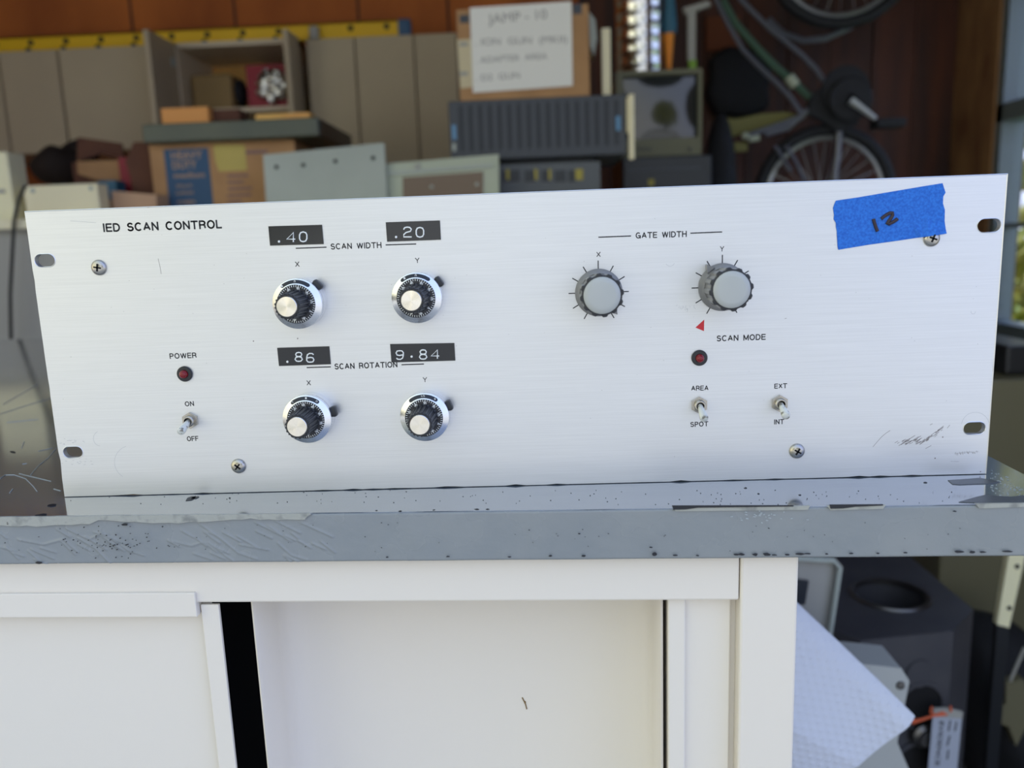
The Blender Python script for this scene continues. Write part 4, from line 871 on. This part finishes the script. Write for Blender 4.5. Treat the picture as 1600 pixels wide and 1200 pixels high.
obj('brown_plate', B().prism(zfix([(629, 277), (755, 268), (756, 345), (631, 345)], Yf - 0.003, ZBN + 0.002), (0, 0.0028, 0)), M_brownp, fpn)
for px, py in ((674.5, 292), (745, 288)): obj('rivet', B().lathe([(0, 0), (0.0045, 0), (0.003, 0.002), (0, 0.0025)], Matrix.Translation(pix(px, py, Yf - 0.0035)) @ AX, 14), M_gmetal, fpn)

# stack of electronics -----------------------------------------------
YS = 1.66
eq = thing('grey_rack_unit', 'grey equipment with yellow marked modules under the charcoal chassis', 'equipment', (pix(860, 330, YS + 0.03).x, YS + 0.2, ZBN))
zs0 = pix(840, 246, YS).z
obj('unit_body', B().box((pix(715, 300, YS + 0.03).x, YS + 0.03, ZBN), (pix(938, 280, YS + 0.03).x, YS + 0.36, zs0 - 0.012)), M_equip, eq)
for (a, c) in ((786, 812), (820, 838), (846, 860), (866, 884), (888, 900)): obj('module_window', bx(a, 266, c, 284, YS + 0.028, 0.002), M_equipd, eq)
for (a, c) in ((791, 796), (835, 840), (857, 861), (899, 911)): obj('yellow_mark', bx(a, 264, c, 281, YS + 0.026, 0.002), M_yellow, eq)
obj('feet', B().box((pix(730, 300, YS).x, YS + 0.06, zs0 - 0.012), (pix(930, 280, YS).x, YS + 0.34, zs0 - 0.0005)), M_equipd, eq)
sv = thing('charcoal_chassis', 'charcoal rack chassis with upright vent slots, carrying the cardboard carton', 'equipment', (pix(840, 200, YS).x, YS + 0.2, zs0))
xs0 = pix(702, 200, YS).x; xs1 = pix(979, 200, YS).x; zs1 = pix(840, 152.5, YS).z
obj('chassis_body', B().box((xs0, YS, zs0), (xs1, YS + 0.38, zs1), bev=0.002), M_server, sv)
for i in range(17):
    x = xs0 + 0.030 + i * (xs1 - xs0 - 0.055) / 16; obj('vent_slot', B().box((x - 0.0055, YS - 0.0008, zs0 + 0.022), (x + 0.0055, YS + 0.0005, zs1 - 0.012)), M_serverd, sv)
for px, py in ((709.5, 207), (966, 193)):
    obj('badge', bx(px - 3.5, py - 12, px + 3.5, py + 11, YS - 0.002, 0.0018, bev=0.0007), M_badge, sv, label='small blue badge')
obj('pale_lettering', bx(707, 224, 712, 236, YS - 0.001, 0.0008), M_gmetal, sv)
fk = B(); fk.box((xs1 + 0.004, YS - 0.02, zs0 - 0.015), (xs1 + 0.017, YS + 0.0, zs1 - 0.004), bev=0.002); obj('rack_strip', fk, M_cream, sv, label='cream upright strip at the right side')
obj('rack_strip', B().box((xs1, YS - 0.012, zs0 + 0.05), (xs1 + 0.004, YS + 0.01, zs1 - 0.01)), M_cream, sv)

# carton with the paper note -----------------------------------------
YN = YS + 0.02
ct_ = thing('labelled_carton', 'cardboard carton on the charcoal chassis behind a handwritten sheet', 'box', (pix(820, 152, YN).x, YN + 0.15, zs1))
xn0 = pix(716, 90, YN).x; xn1 = pix(921, 90, YN).x
obj('carton', B().box((xn0, YN, zs1 + 0.0005), (xn1, YN + 0.30, pix(820, 10, YN).z), bev=0.002), M_kraft, ct_)
obj('side_label', pp([(714, 62), (738, 61), (740, 136), (719, 138)], YN - 0.0012, 0.001), M_offw, ct_)
for p4 in ((718, 23, 733, 36), (895, 6, 909, 22)): obj('dark_print', bx(*p4, YN - 0.0008, 0.0007), M_server, ct_)
obj('printed_line', bx(718, 66, 731, 72, YN - 0.0018, 0.0005), M_gshade, ct_); obj('printed_line', bx(718, 112, 731, 118, YN - 0.0018, 0.0005), M_gshade, ct_)
note = thing('paper_note', 'white sheet with handwriting taped to the front of the carton', 'paper', (pix(815, 140, YN - 0.004).x, YN - 0.004, pix(815, 140, YN).z))
Yp = YN - 0.005
obj('sheet', pp([(734, 12), (893, 2), (895, 134), (739, 145)], Yp, 0.0012), M_paper, note)
for a in [('JAMP - 10', 763, 37, 855, 29, 15), ('. ION  GUN  (MKII)', 743, 71, 886, 66, 11), ('. ADAPTER  AREA', 744, 99, 855, 92, 10), ('. D2  GUN', 744, 127, 812, 122, 10)]: wtxt(*a, Yp - 0.0002, M_pencil, note, 'handwriting', 0.0)
obj('crumpled_bag', pp([(920, 18), (930, 30), (933, 60), (928, 88), (922, 70)], YN + 0.05, 0.06), M_gmetal, label='pale plastic bag behind the right side of the carton', cat='bag')
obj('cream_post', bx(941, 44, 954, 146, YN + 0.05, 0.02, z0=zs1 + 0.0005), M_cream, label='narrow cream post between the carton and the foil duct', cat='post')

# crt monitor on dark equipment --------------------------------------
YV = 2.07
zm0 = pix(1040, 245, YV).z
dk = thing('dark_equipment', 'near black equipment box under the beige monitor', 'equipment', (pix(1040, 290, YV - 0.02).x, YV + 0.15, ZBN))
obj('unit_body', B().box((xs1 + 0.03, YV - 0.03, ZBN), (pix(1112, 280, YV - 0.03).x, YV + 0.3, zm0 - 0.0005), bev=0.004), M_equipd, dk)
obj('yellow_mark', bx(1013, 280, 1022, 290, YV - 0.032, 0.0015), M_yellow, dk)
obj('front_strip', bx(978, 262, 1095, 266, YV - 0.032, 0.0015), M_server, dk)
mo = thing('crt_monitor', 'small beige cathode ray monitor with a dark screen, on the dark equipment box', 'monitor', (pix(1040, 240, YV).x, YV + 0.15, zm0))
xm_0 = pix(963, 180, YV).x; xm_1 = pix(1097, 180, YV).x; zm1 = pix(1030, 109, YV).z
xi0 = pix(974, 180, YV).x; xi1 = pix(1091, 180, YV).x; zi0 = pix(1040, 216, YV).z; zi1 = pix(1030, 117, YV).z
hb = B(); hb.box((xm_0, YV, zm0), (xm_1, YV + 0.03, zi0)); hb.box((xm_0, YV, zi1), (xm_1, YV + 0.03, zm1)); hb.box((xm_0, YV, zi0), (xi0, YV + 0.03, zi1)); hb.box((xi1, YV, zi0), (xm_1, YV + 0.03, zi1))
hb.box((xm_0 + 0.004, YV + 0.03, zm0 + 0.004), (xm_1 - 0.004, YV + 0.26, zm1 - 0.004), bev=0.01); obj('housing', hb, M_crt, mo)
sb = B(); n = 12
gr = [[sb.m.verts.new((xi0 + (xi1 - xi0) * i / n, YV + 0.020 - 0.012 * (1 - ((2 * i / n - 1) ** 2)) * (1 - ((2 * j / n - 1) ** 2) * 0.6), zi0 + (zi1 - zi0) * j / n)) for j in range(n + 1)] for i in range(n + 1)]
for i in range(n):
    for j in range(n): sb.m.faces.new((gr[i][j], gr[i + 1][j], gr[i + 1][j + 1], gr[i][j + 1]))
obj('screen', sb, M_screen, mo, smooth=True, angle=2)
kb = B()
for px in (998, 1006, 1014, 1078): kb.lathe([(0, 0), (0.005, 0), (0.004, 0.006), (0, 0.006)], Matrix.Translation(pix(px, 233, YV)) @ AX, 14)
obj('knob', kb, M_equipd, mo, smooth=True)

# foil duct, tools ----------------------------------------------------
YX = YV + 0.12; zd0 = zm1 - 0.003
du = B(); prf = []; c_ = pix(998, 60, YX); rd = (pix(1034, 60, YX).x - pix(962, 60, YX).x) / 2; z = 0
while z < 0.42:
    prf += [(rd, z), (rd, z + 0.030), (rd * 1.03, z + 0.033), (rd * 1.03, z + 0.036)]; z += 0.037
obj('foil_duct', du.lathe([(rd * 0.9, 0)] + prf + [(rd * 0.9, z)], Matrix.Translation((c_.x, YX, zd0)), 64), M_chrome, label='shiny ribbed metal duct standing on top of the beige monitor', cat='duct', smooth=True, angle=0.9)
b = B(); P0 = pix(1045, 108, YX); b.lathe([(0.003, 0), (0.008, 0.03), (0.0155, 0.12), (0.016, 0.132), (0, 0.133)], Matrix.Translation((P0.x, YX, zd0)), 20)
tl = thing('screwdriver', 'orange and teal handled tool standing on the monitor beside the foil duct', 'tool', (P0.x, YX, zd0)); obj('orange_handle', b, M_orange, tl, smooth=True)
obj('teal_grip', B().lathe([(0, 0.128), (0.020, 0.128), (0.022, 0.15), (0.016, 0.22), (0.014, 0.40), (0, 0.41)], Matrix.Translation((P0.x + 0.003, YX, zd0)), 20), M_teal, tl, smooth=True)
br = thing('clamp_bracket', 'pale grey angled bracket with a green foot standing on the monitor', 'bracket', (pix(1080, 104, YX).x, YX, zd0))
obj('upright', B().box((pix(1075, 60, YX).x, YX, zd0 + 0.05), (pix(1087, 60, YX).x, YX + 0.02, pix(1080, 10, YX).z)), M_gshade, br)
obj('arm', pp([(1068, 12), (1106, 1), (1112, 8), (1072, 22)], YX - 0.002, 0.024), M_gshade, br)
obj('foot', B().box((pix(1077, 90, YX).x, YX - 0.001, zd0), (pix(1088, 90, YX).x, YX + 0.021, zd0 + 0.05)), M_green, br)

# ================================================================== bicycles at the back wall
YK = 2.45
bi = thing('bicycle', 'dark bicycle hung upright against the back wall, grey tubes and black tyres', 'bicycle', (pix(1260, 300, YK).x, YK, ZT - 0.3))
def pk(x, y, Y=YK): return pix(x, y, Y)
def tubes(name, lst, m, r, parent=bi, Y=YK, label=None):
    b = B()
    for pts in lst: b.tube([pk(x, y, Y) for x, y in pts], r, 10)
    return obj(name, b, m, parent, smooth=True, label=label)
obj_f = tubes('frame', [[(1105, -60), (1119, 0), (1140, 42), (1161, 78), (1190, 108), (1216, 132), (1235, 152), (1254, 180)], [(1125, -60), (1158, 0), (1203, 45), (1252, 85), (1275, 108), (1293, 135)], [(1254, 180), (1293, 150), (1310, 165)]], M_bike, 0.0085)
tubes('down_tube', [[(1128, 0), (1150, 38), (1185, 78), (1212, 105), (1236, 125), (1262, 150), (1300, 168)]], M_bikeg, 0.013, Y=YK + 0.02, label='green and grey painted tube')
b = B(); b.bar(pk(1232, 120), pk(1243, 134), 0.018); obj('lug', b, M_gmetal2, bi, smooth=True)
def wheel(cx, cy, rpx, Y, nsp=28, fork=False):
    c = pk(cx, cy, Y); r = rpx * (Y - CAM.y) / FPX / 0.985
    t = B().tube([(c.x + (r - 0.018) * math.cos(a * math.pi / 32), Y, c.z + (r - 0.018) * math.sin(a * math.pi / 32)) for a in range(64)], 0.020, 12, True); w = obj('tyre', t, M_tire, bi, smooth=True)
    rr_ = r - 0.044; rm = B().tube([(c.x + rr_ * math.cos(a * math.pi / 32), Y, c.z + rr_ * math.sin(a * math.pi / 32)) for a in range(64)], 0.0085, 8, True); obj('rim', rm, M_rim, w, smooth=True)
    s = B()
    for k in range(nsp):
        a = 2 * math.pi * k / nsp; s.tube([(c.x + 0.018 * math.cos(a + 0.9), Y + (0.025 if k % 2 else -0.025), c.z + 0.018 * math.sin(a + 0.9)), (c.x + rr_ * math.cos(a), Y, c.z + rr_ * math.sin(a))], 0.001, 4)
    obj('spokes', s, M_rim, w); obj('hub', B().bar((c.x, Y - 0.035, c.z), (c.x, Y + 0.035, c.z), 0.018), M_rim, w, smooth=True)
    return c
wheel(1288, 308, 104, YK + 0.03); wheel(1316, -84, 110, YK + 0.08)
b = B(); b.tube([pk(x, y, YK + 0.14) for x, y in [(1200, 30), (1222, 52), (1255, 64), (1290, 60), (1325, 44), (1358, 22), (1385, 0)]], 0.011, 8); obj('fender', b, M_bike, bi, smooth=True)
c_ = pk(1322, 158); 
obj('chainring', B().lathe([(0.02, 0), (0.066, 0), (0.071, 0.004), (0.066, 0.008), (0.02, 0.008)], Matrix.Translation(c_ - Vector((0, 0.035, 0))) @ AX, 48, lambda t, h: 1 + 0.02 * math.sin(36 * t)), M_tire, bi)
obj('chain_guard', B().lathe([(0, 0), (0.078, 0), (0.078, 0.012), (0, 0.014)], Matrix.Translation(pk(1318, 142) + Vector((0, -0.01, 0))) @ AX, 40), M_tire, bi, smooth=True)
obj('chain_case', pp([(1292, 130), (1300, 150), (1345, 175), (1338, 196), (1310, 206), (1288, 190), (1262, 176), (1268, 150)], YK - 0.01, 0.03), M_tire, bi)
obj('crank_arm', B().tube([pk(1329, 157, YK - 0.06), pk(1345, 168, YK - 0.065), pk(1368, 186, YK - 0.07)], [0.014, 0.011, 0.008], 10), M_bright, bi, smooth=True, label='bright alloy crank arm')
obj('pedal', bx(1372, 184, 1417, 198, YK - 0.12, 0.07, bev=0.003), M_tire, bi)
tubes('chain_stay', [[(1254, 182), (1215, 196), (1168, 212)], [(1262, 172), (1230, 200), (1196, 210)]], M_bike, 0.010)
b = B(); b.ball(pk(1164, 212, YK - 0.02), 0.013, sub=2); b.bar(pk(1170, 218, YK - 0.02), pk(1186, 215, YK - 0.02), 0.010); obj('axle_nut', b, M_gmetal2, bi, smooth=True)
tubes('fork', [[(1311, 206), (1309, 240), (1303, 285), (1298, 330)]], M_bike, 0.011)
tubes('brake_stay', [[(1211, 228), (1222, 245), (1236, 268)], [(1228, 228), (1242, 250), (1258, 284)]], M_bike, 0.006, Y=YK - 0.01)
b = B(); b.prism([pk(x, y, YK + 0.06) for x, y in [(1128, 184), (1150, 186), (1190, 178), (1228, 175), (1248, 180), (1215, 193), (1170, 206), (1140, 214), (1136, 200)]], (0, 0.05, 0)); obj('pannier', b, M_saddle, bi, label='yellow olive cloth')
obj('reflector', bx(1148, 222, 1168, 236, YK + 0.03, 0.03), M_saddle, bi)
# black bags hanging beside it
b = B(); bkc = pk(1153, 130, YB - 0.075); b.ball(bkc, 1, 1, 1, 1, 5)
for v in b.m.verts:
    d = v.co - bkc; v.co = bkc + Vector([math.copysign(abs(c) ** 0.5, c) for c in d]).normalized() * 0 + Vector([math.copysign(abs(c) ** 0.55, c) * k for c, k in zip(d, (0.115, 0.055, 0.125))])
for v in b.m.verts: v.co += Vector((0.006 * math.sin(v.co.z * 50), 0, 0.006 * math.sin(v.co.x * 60)))
obj('black_backpack', b, M_blackf, label='black backpack hanging behind the bicycle tubes', cat='bag', smooth=True, angle=2)
hp_ = pk(1121, 176, 2.36); b = B(); hz = (hp_.z - ZT + 0.02) / 2; b.ball((hp_.x + 0.01, 2.36, ZT - 0.02 + hz), hz, 0.055 / hz, 0.06 / hz, 1, 4); obj('black_helmet', b, M_blackf, label='black padded bag hanging right of the beige monitor', cat='bag', smooth=True, angle=2)
obj('tool_board', B().box((pk(1104, 60, YB - 0.05).x, YB - 0.05, pk(1150, 78, YB - 0.05).z), (pk(1156, 60, YB - 0.05).x, YB - 0.03, pk(1150, 24, YB - 0.05).z)), M_orange if 0 else mat('red_brown_board', bk(70, 34, 14), 0.7), label='small red brown board fixed to the wall behind the bicycle', cat='board')
ls = thing('storage_shelf', 'dark steel shelf unit standing on the floor under the bicycle', 'shelf', (pix(1260, 320, YK).x, YK, 0))
zsh = ZT - 0.02
obj('shelf_board', B().box((bxr + 0.02, 2.25, zsh - 0.02), (XR - 0.35, YB - 0.03, zsh)), M_equipd, ls)
for x in (bxr + 0.04, XR - 0.39):
    for y in (2.27, YB - 0.08): obj('leg', B().box((x, y, 0), (x + 0.03, y + 0.03, zsh - 0.02)), M_equipd, ls)

# ================================================================== to the right of the table, lower down
YO = 1.25
oc_ = thing('olive_cabinet', 'olive brown metal cabinet standing on the floor beyond the right end of the table', 'cabinet', (pix(1560, 700, YO).x, YO + 0.3, 0))
zo = pix(1575, 594, YO).z
obj('cabinet_body', B().box((pix(1480, 700, YO).x, YO, 0.0), (XR - 0.08, YO + 0.5, zo), bev=0.004), M_olv, oc_)
obj('black_case', bx(1572, 540, 1640, 596, YO + 0.05, 0.25, z0=zo + 0.0005, bev=0.006), M_blk, label='black case standing on the olive cabinet below the window', cat='case')
obj('red_brown_box', bx(1535, 566, 1562, 596, YO + 0.12, 0.2, z0=zo + 0.0005), M_wood, label='small red brown wooden box on the olive cabinet beside the panel edge', cat='box')
YK2 = 0.86
rk = B(); rk.prism([pix(1575, 868, YK2), pix(1604, 868, YK2), pix(1577, 981, YK2), pix(1558, 976, YK2)], (0, 0.012, 0))
rc = thing('rack_rail', 'cream slotted metal rail leaning against the olive cabinet at the right', 'rail', (pix(1570, 980, YK2).x, YK2, 0))
prz = [pix(1578, 858, YK2), pix(1607, 858, YK2), pix(1577, 981, YK2), pix(1558, 976, YK2)]
dn = (prz[3] - prz[0]) / (prz[0].z - prz[3].z); 
obj('rail', B().prism([prz[0] - dn * 0.06, prz[1] - dn * 0.06, prz[2], prz[3]], (0, 0.012, 0)), M_cream2, rc)
obj('rail_stem', B().prism([prz[3], prz[2] , prz[2] + Vector((0.0, 0, -prz[2].z)), prz[3] + Vector((0.0, 0, -prz[3].z))], (0, 0.010, 0)), M_blk, rc)
for px, py in ((1589, 885), (1577, 950)): obj('slot_hole', B().lathe([(0, 0), (0.004, 0), (0.004, 0.001), (0, 0.001)], Matrix.Translation(pix(px, py, YK2 - 0.0003)) @ AX, 14), M_hole, rc)

# vacuum chamber
zv = 0.50; vc = thing('vacuum_chamber', 'dark octagonal steel chamber with round ports standing on the floor', 'machine', (pixz(1395, 930, zv).x, pixz(1395, 930, zv).y, 0))
top = [(1262, 905), (1300, 872), (1340, 861), (1420, 868), (1521, 952), (1490, 986), (1345, 1001), (1300, 985)]
TPs = [pixz(x, y, zv) for x, y in top]
cen = sum(TPs, Vector()) / len(TPs); pc = pixz(1390, 930, zv); ph = pixz(1448, 943, zv); prr = (ph - pc).length
vb = B(); mm = vb.m
def lp(pts): 
    vs = [mm.verts.new(p) for p in pts]; return vs, [mm.edges.new((vs[i], vs[(i + 1) % len(vs)])) for i in range(len(vs))]
vo, eo = lp(TPs); vi, ei = lp([Vector((pc.x + prr * math.cos(2 * math.pi * k / 40), pc.y + prr * math.sin(2 * math.pi * k / 40), zv)) for k in range(40)])
bmesh.ops.triangle_fill(mm, edges=eo + ei, use_beauty=True, normal=(0, 0, 1))
def wall(vs, z):
    lo_ = [mm.verts.new((v.co.x, v.co.y, z)) for v in vs]
    for i in range(len(vs)): mm.faces.new((vs[i], vs[(i + 1) % len(vs)], lo_[(i + 1) % len(vs)], lo_[i]))
    return lo_
lo1 = wall(vo, 0.0005); lo2 = wall(vi, zv - 0.3); mm.faces.new(lo1); mm.faces.new(lo2)
bmesh.ops.recalc_face_normals(mm, faces=mm.faces); obj('chamber_body', vb, M_steel, vc)
obj('port_rim', B().lathe([(prr * 0.97, -0.004), (prr * 0.97, 0.003), (prr * 1.10, 0.004), (prr * 1.14, 0.001), (prr * 1.14, -0.002)], Matrix.Translation((pc.x, pc.y, zv)), 60), M_steell, vc, smooth=True)
# front face direction between corner 5 and corner 6
fa, fbv = TPs[5], TPs[6]; fd = (fa - fbv).normalized(); fn = Vector((fd.y, -fd.x, 0)); 
if fn.y > 0: fn = -fn
def onface(px, py):
    d = RX * ((px - 800) / FPX) + RD * ((py - 600) / FPX) + RF; k = (fa - CAM).dot(fn) / d.dot(fn); return CAM + d * k
def faceM(p): 
    z = fn; x_ = fd; y_ = z.cross(x_); return Matrix(((x_.x, y_.x, z.x, p.x), (x_.y, y_.y, z.y, p.y), (x_.z, y_.z, z.z, p.z), (0, 0, 0, 1)))
for (px, py, r_) in ((1437, 1101, 0.032), (1430, 1195, 0.034)):
    p = onface(px, py); o_ = obj('side_port', B().lathe([(0, 0.001), (r_, 0.001), (r_, 0.002), (0, 0.0022)], faceM(p), 40), M_hole, vc)
    obj('port_ring', B().lathe([(r_, 0), (r_, 0.004), (r_ * 1.18, 0.004), (r_ * 1.2, 0)], faceM(p), 40), M_steel, o_, smooth=True)
p = onface(1437, 1143); obj('fitting', B().lathe([(0.018, 0), (0.018, 0.012), (0.012, 0.016), (0.012, 0.02), (0, 0.02)], faceM(p), 30), M_steell, vc, smooth=True)
p = onface(1436, 1052); obj('blank_cover', B().lathe([(0, 0.0005), (0.022, 0.0005), (0.021, 0.003), (0, 0.003)], faceM(p), 30), M_steel, vc, smooth=True)
# tag on an orange string
Yt = onface(1470, 1130).y - 0.03
ev = thing('evidence_tag', 'pale plastic tag printed EVIDENCE hanging in front of the steel chamber', 'tag', (pix(1480, 1200, Yt).x, Yt, pix(1480, 1210, Yt).z))
obj('tag_card', pp([(1458, 1118), (1503, 1123), (1494, 1215), (1449, 1215)], Yt, 0.0012), M_tag, ev)
obj('tag_clip', pp([(1460, 1108), (1480, 1107), (1505, 1113), (1503, 1123), (1458, 1120)], Yt - 0.001, 0.004), M_gshade, ev)
t = B(); a = pix(1468, 1127, Yt); c = pix(1461, 1196, Yt); text_on(t, 'EVIDENCE', a, c, 0.0062, lift=0.0003, thick=0.0003, bold=0.0); obj('lettering', t, M_ink, ev)
t = B()
for (x0, y0, x1, y1) in ((1485, 1126, 1482, 1142), (1484, 1150, 1480, 1165), (1482, 1172, 1480, 1186), (1495, 1128, 1492, 1142)):
    t.tube([pix(x0, y0, Yt - 0.0006), pix(x1, y1, Yt - 0.0006)], 0.0009, 4)
t.ball(pix(1463, 1205, Yt - 0.0006), 0.001); obj('printed_line', t, M_ink, ev)
st = B()
for pts in ([(1420, 1127), (1440, 1124), (1460, 1118), (1480, 1116)], [(1425, 1130), (1448, 1122), (1475, 1113)], [(1456, 1104), (1454, 1113), (1462, 1118)], [(1485, 1103), (1486, 1112)]): st.tube([pix(x, y, Yt - 0.003) for x, y in pts], 0.0016, 6)
obj('string', st, M_string, ev, smooth=True, label='orange string')

# pale plastic tray/frame behind the towel
Yq = 0.56
pf = thing('grey_plastic_tray', 'grey translucent plastic tray standing on edge behind the paper towel', 'tray', (pix(1280, 940, Yq).x, Yq, pix(1280, 1010, Yq).z))
T4 = [(1235, 868), (1305, 872), (1317, 886), (1298, 1010), (1235, 1012)]
obj('tray_back', pp(T4, Yq, 0.006), M_gshade, pf)
rmb = B(); rmb.tube([pix(x, y, Yq - 0.006) for x, y in [(1235, 872), (1303, 876), (1312, 888), (1294, 1008)]], 0.0035, 8); obj('tray_rim', rmb, M_gmetal, pf, smooth=True)
obj('tray_window', pp([(1240, 905), (1264, 908), (1258, 945), (1240, 945)], Yq - 0.004, 0.003), M_equipd, pf)
obj('tray_support', B().box((pix(1250, 1000, Yq).x, Yq - 0.002, 0), (pix(1290, 1000, Yq).x, Yq + 0.02, pix(1270, 1008, Yq).z)), M_gshade, pf)

# pale case and paper towel roll
Yz = 0.42
pcs = thing('pale_instrument_case', 'pale grey metal case with a cut corner under the paper towel', 'case', (pix(1390, 1200, Yz).x, Yz, 0))
b = B(); P = [pix(x, y, Yz) for x, y in [(1340, 1037), (1408, 1044), (1421, 1064), (1414, 1100), (1402, 1160), (1421, 1204)]]
obj('case_body', B().prism(P + [Vector((P[-1].x, P[-1].y, 0.0005)), Vector((P[0].x - 0.05, P[0].y, 0.0005)), P[0] - Vector((0.05, 0, 0.0))], (0, 0.05, 0)), M_case, pcs)
obj('screw', B().lathe([(0, 0), (0.005, 0), (0.004, 0.002), (0, 0.003)], Matrix.Translation(pix(1407, 1071, Yz - 0.0003)) @ AX, 18), M_steell, pcs, smooth=True)
# folded paper towel draped over the case, one corner hanging to the right
Yr_ = 0.27; XW = (TABLE @ Vector((XP1, Yr_, 0))).x + 0.012; Yr = Yr_; tw = B(); nu, nv = 220, 170; q = random.Random(9); gt = []
P0 = pix(1436, 1127, Yr); e1 = (pix(1240, 938, Yr) - P0); e2 = (pix(1340, 1214, Yr) - P0); e2 = e2 - e1.normalized() * e2.dot(e1.normalized()); e2.normalize(); L1 = e1.length * 1.05; e1.normalize(); L2 = 0.20
bkv = e1.cross(e2).normalized(); bkv = bkv if bkv.y > 0 else -bkv
for i in range(nu + 1):
    row = []
    for j in range(nv + 1):
        u = L1 * i / nu; v = L2 * j / nv
        off = 0.008 * max(0.0, 1 - v / 0.018) ** 2 + 0.006 * math.sin(u * 22 + v * 30) + (0.30 * max(0, v - 0.07 - 0.2 * u)) 
        a = (u / 0.0075) % 1 - 0.5; k = int(u / 0.0075); c_ = (v / 0.0085 + 0.5 * (k % 2)) % 1 - 0.5
        row.append(P0 + e1 * u + e2 * v + bkv * (off - 0.0011 * math.exp(-(a * a + c_ * c_) * 22)))
    for p in row: p.x = max(p.x, XW)
    gt.append(row)
F_ = [[tw.m.verts.new(p) for p in r_] for r_ in gt]; K_ = [[tw.m.verts.new(p + bkv * 0.0025) for p in r_] for r_ in gt]
for i in range(nu):
    for j in range(nv):
        tw.m.faces.new((F_[i][j], F_[i + 1][j], F_[i + 1][j + 1], F_[i][j + 1])); tw.m.faces.new((K_[i][j], K_[i][j + 1], K_[i + 1][j + 1], K_[i + 1][j]))
bo = [(i, 0) for i in range(nu)] + [(nu, j) for j in range(nv)] + [(i, nv) for i in range(nu, 0, -1)] + [(0, j) for j in range(nv, 0, -1)]
for k in range(len(bo)):
    a, c = bo[k], bo[(k + 1) % len(bo)]; tw.m.faces.new((F_[a[0]][a[1]], F_[c[0]][c[1]], K_[c[0]][c[1]], K_[a[0]][a[1]]))
bmesh.ops.recalc_face_normals(tw.m, faces=tw.m.faces)
obj('paper_towel', tw, M_towel, smooth=True, angle=0.9, label='white embossed paper towel draped over the pale case beside the cream cabinet', cat='paper towel')
# black bag filling the corner
yb_ = 1.06; b = B(); g0 = pix(1502, 975, yb_); g1 = pix(1640, 975, yb_)
bmesh.ops.create_uvsphere(b.m, u_segments=40, v_segments=24, radius=1, matrix=Matrix.Translation(((g0.x + g1.x) / 2, yb_ + 0.03, (g0.z - 0.03) / 2)) @ Matrix.Diagonal(((g1.x - g0.x) / 2 * 1.12, 0.15, (g0.z - 0.03) / 2 * 1.25, 1)))
for v in b.m.verts: v.co += Vector((0.006 * math.sin(v.co.z * 37), 0.010 * math.sin(v.co.z * 25 + v.co.x * 30), 0.008 * math.sin(v.co.x * 40))); v.co.z = max(0.001, v.co.z)
sk2 = thing('black_sack', 'large black sack standing on the floor right of the steel chamber', 'sack', ((g0.x + g1.x) / 2, yb_ + 0.03, 0)); obj('sack_body', b, M_blackf, sk2, smooth=True, angle=2)
obj('olive_patch', pp([(1572, 1068), (1600, 1062), (1612, 1120), (1588, 1166), (1576, 1135), (1560, 1130), (1562, 1105), (1572, 1100)], yb_ - 0.135, 0.02), M_olv, sk2, label='olive patch with a ragged outline')
obj('zip_cord', B().tube([pix(1601, 1012, yb_ - 0.13), pix(1580, 1060, yb_ - 0.13), pix(1572, 1080, yb_ - 0.13)], 0.003, 6), M_gshade, sk2, smooth=True)
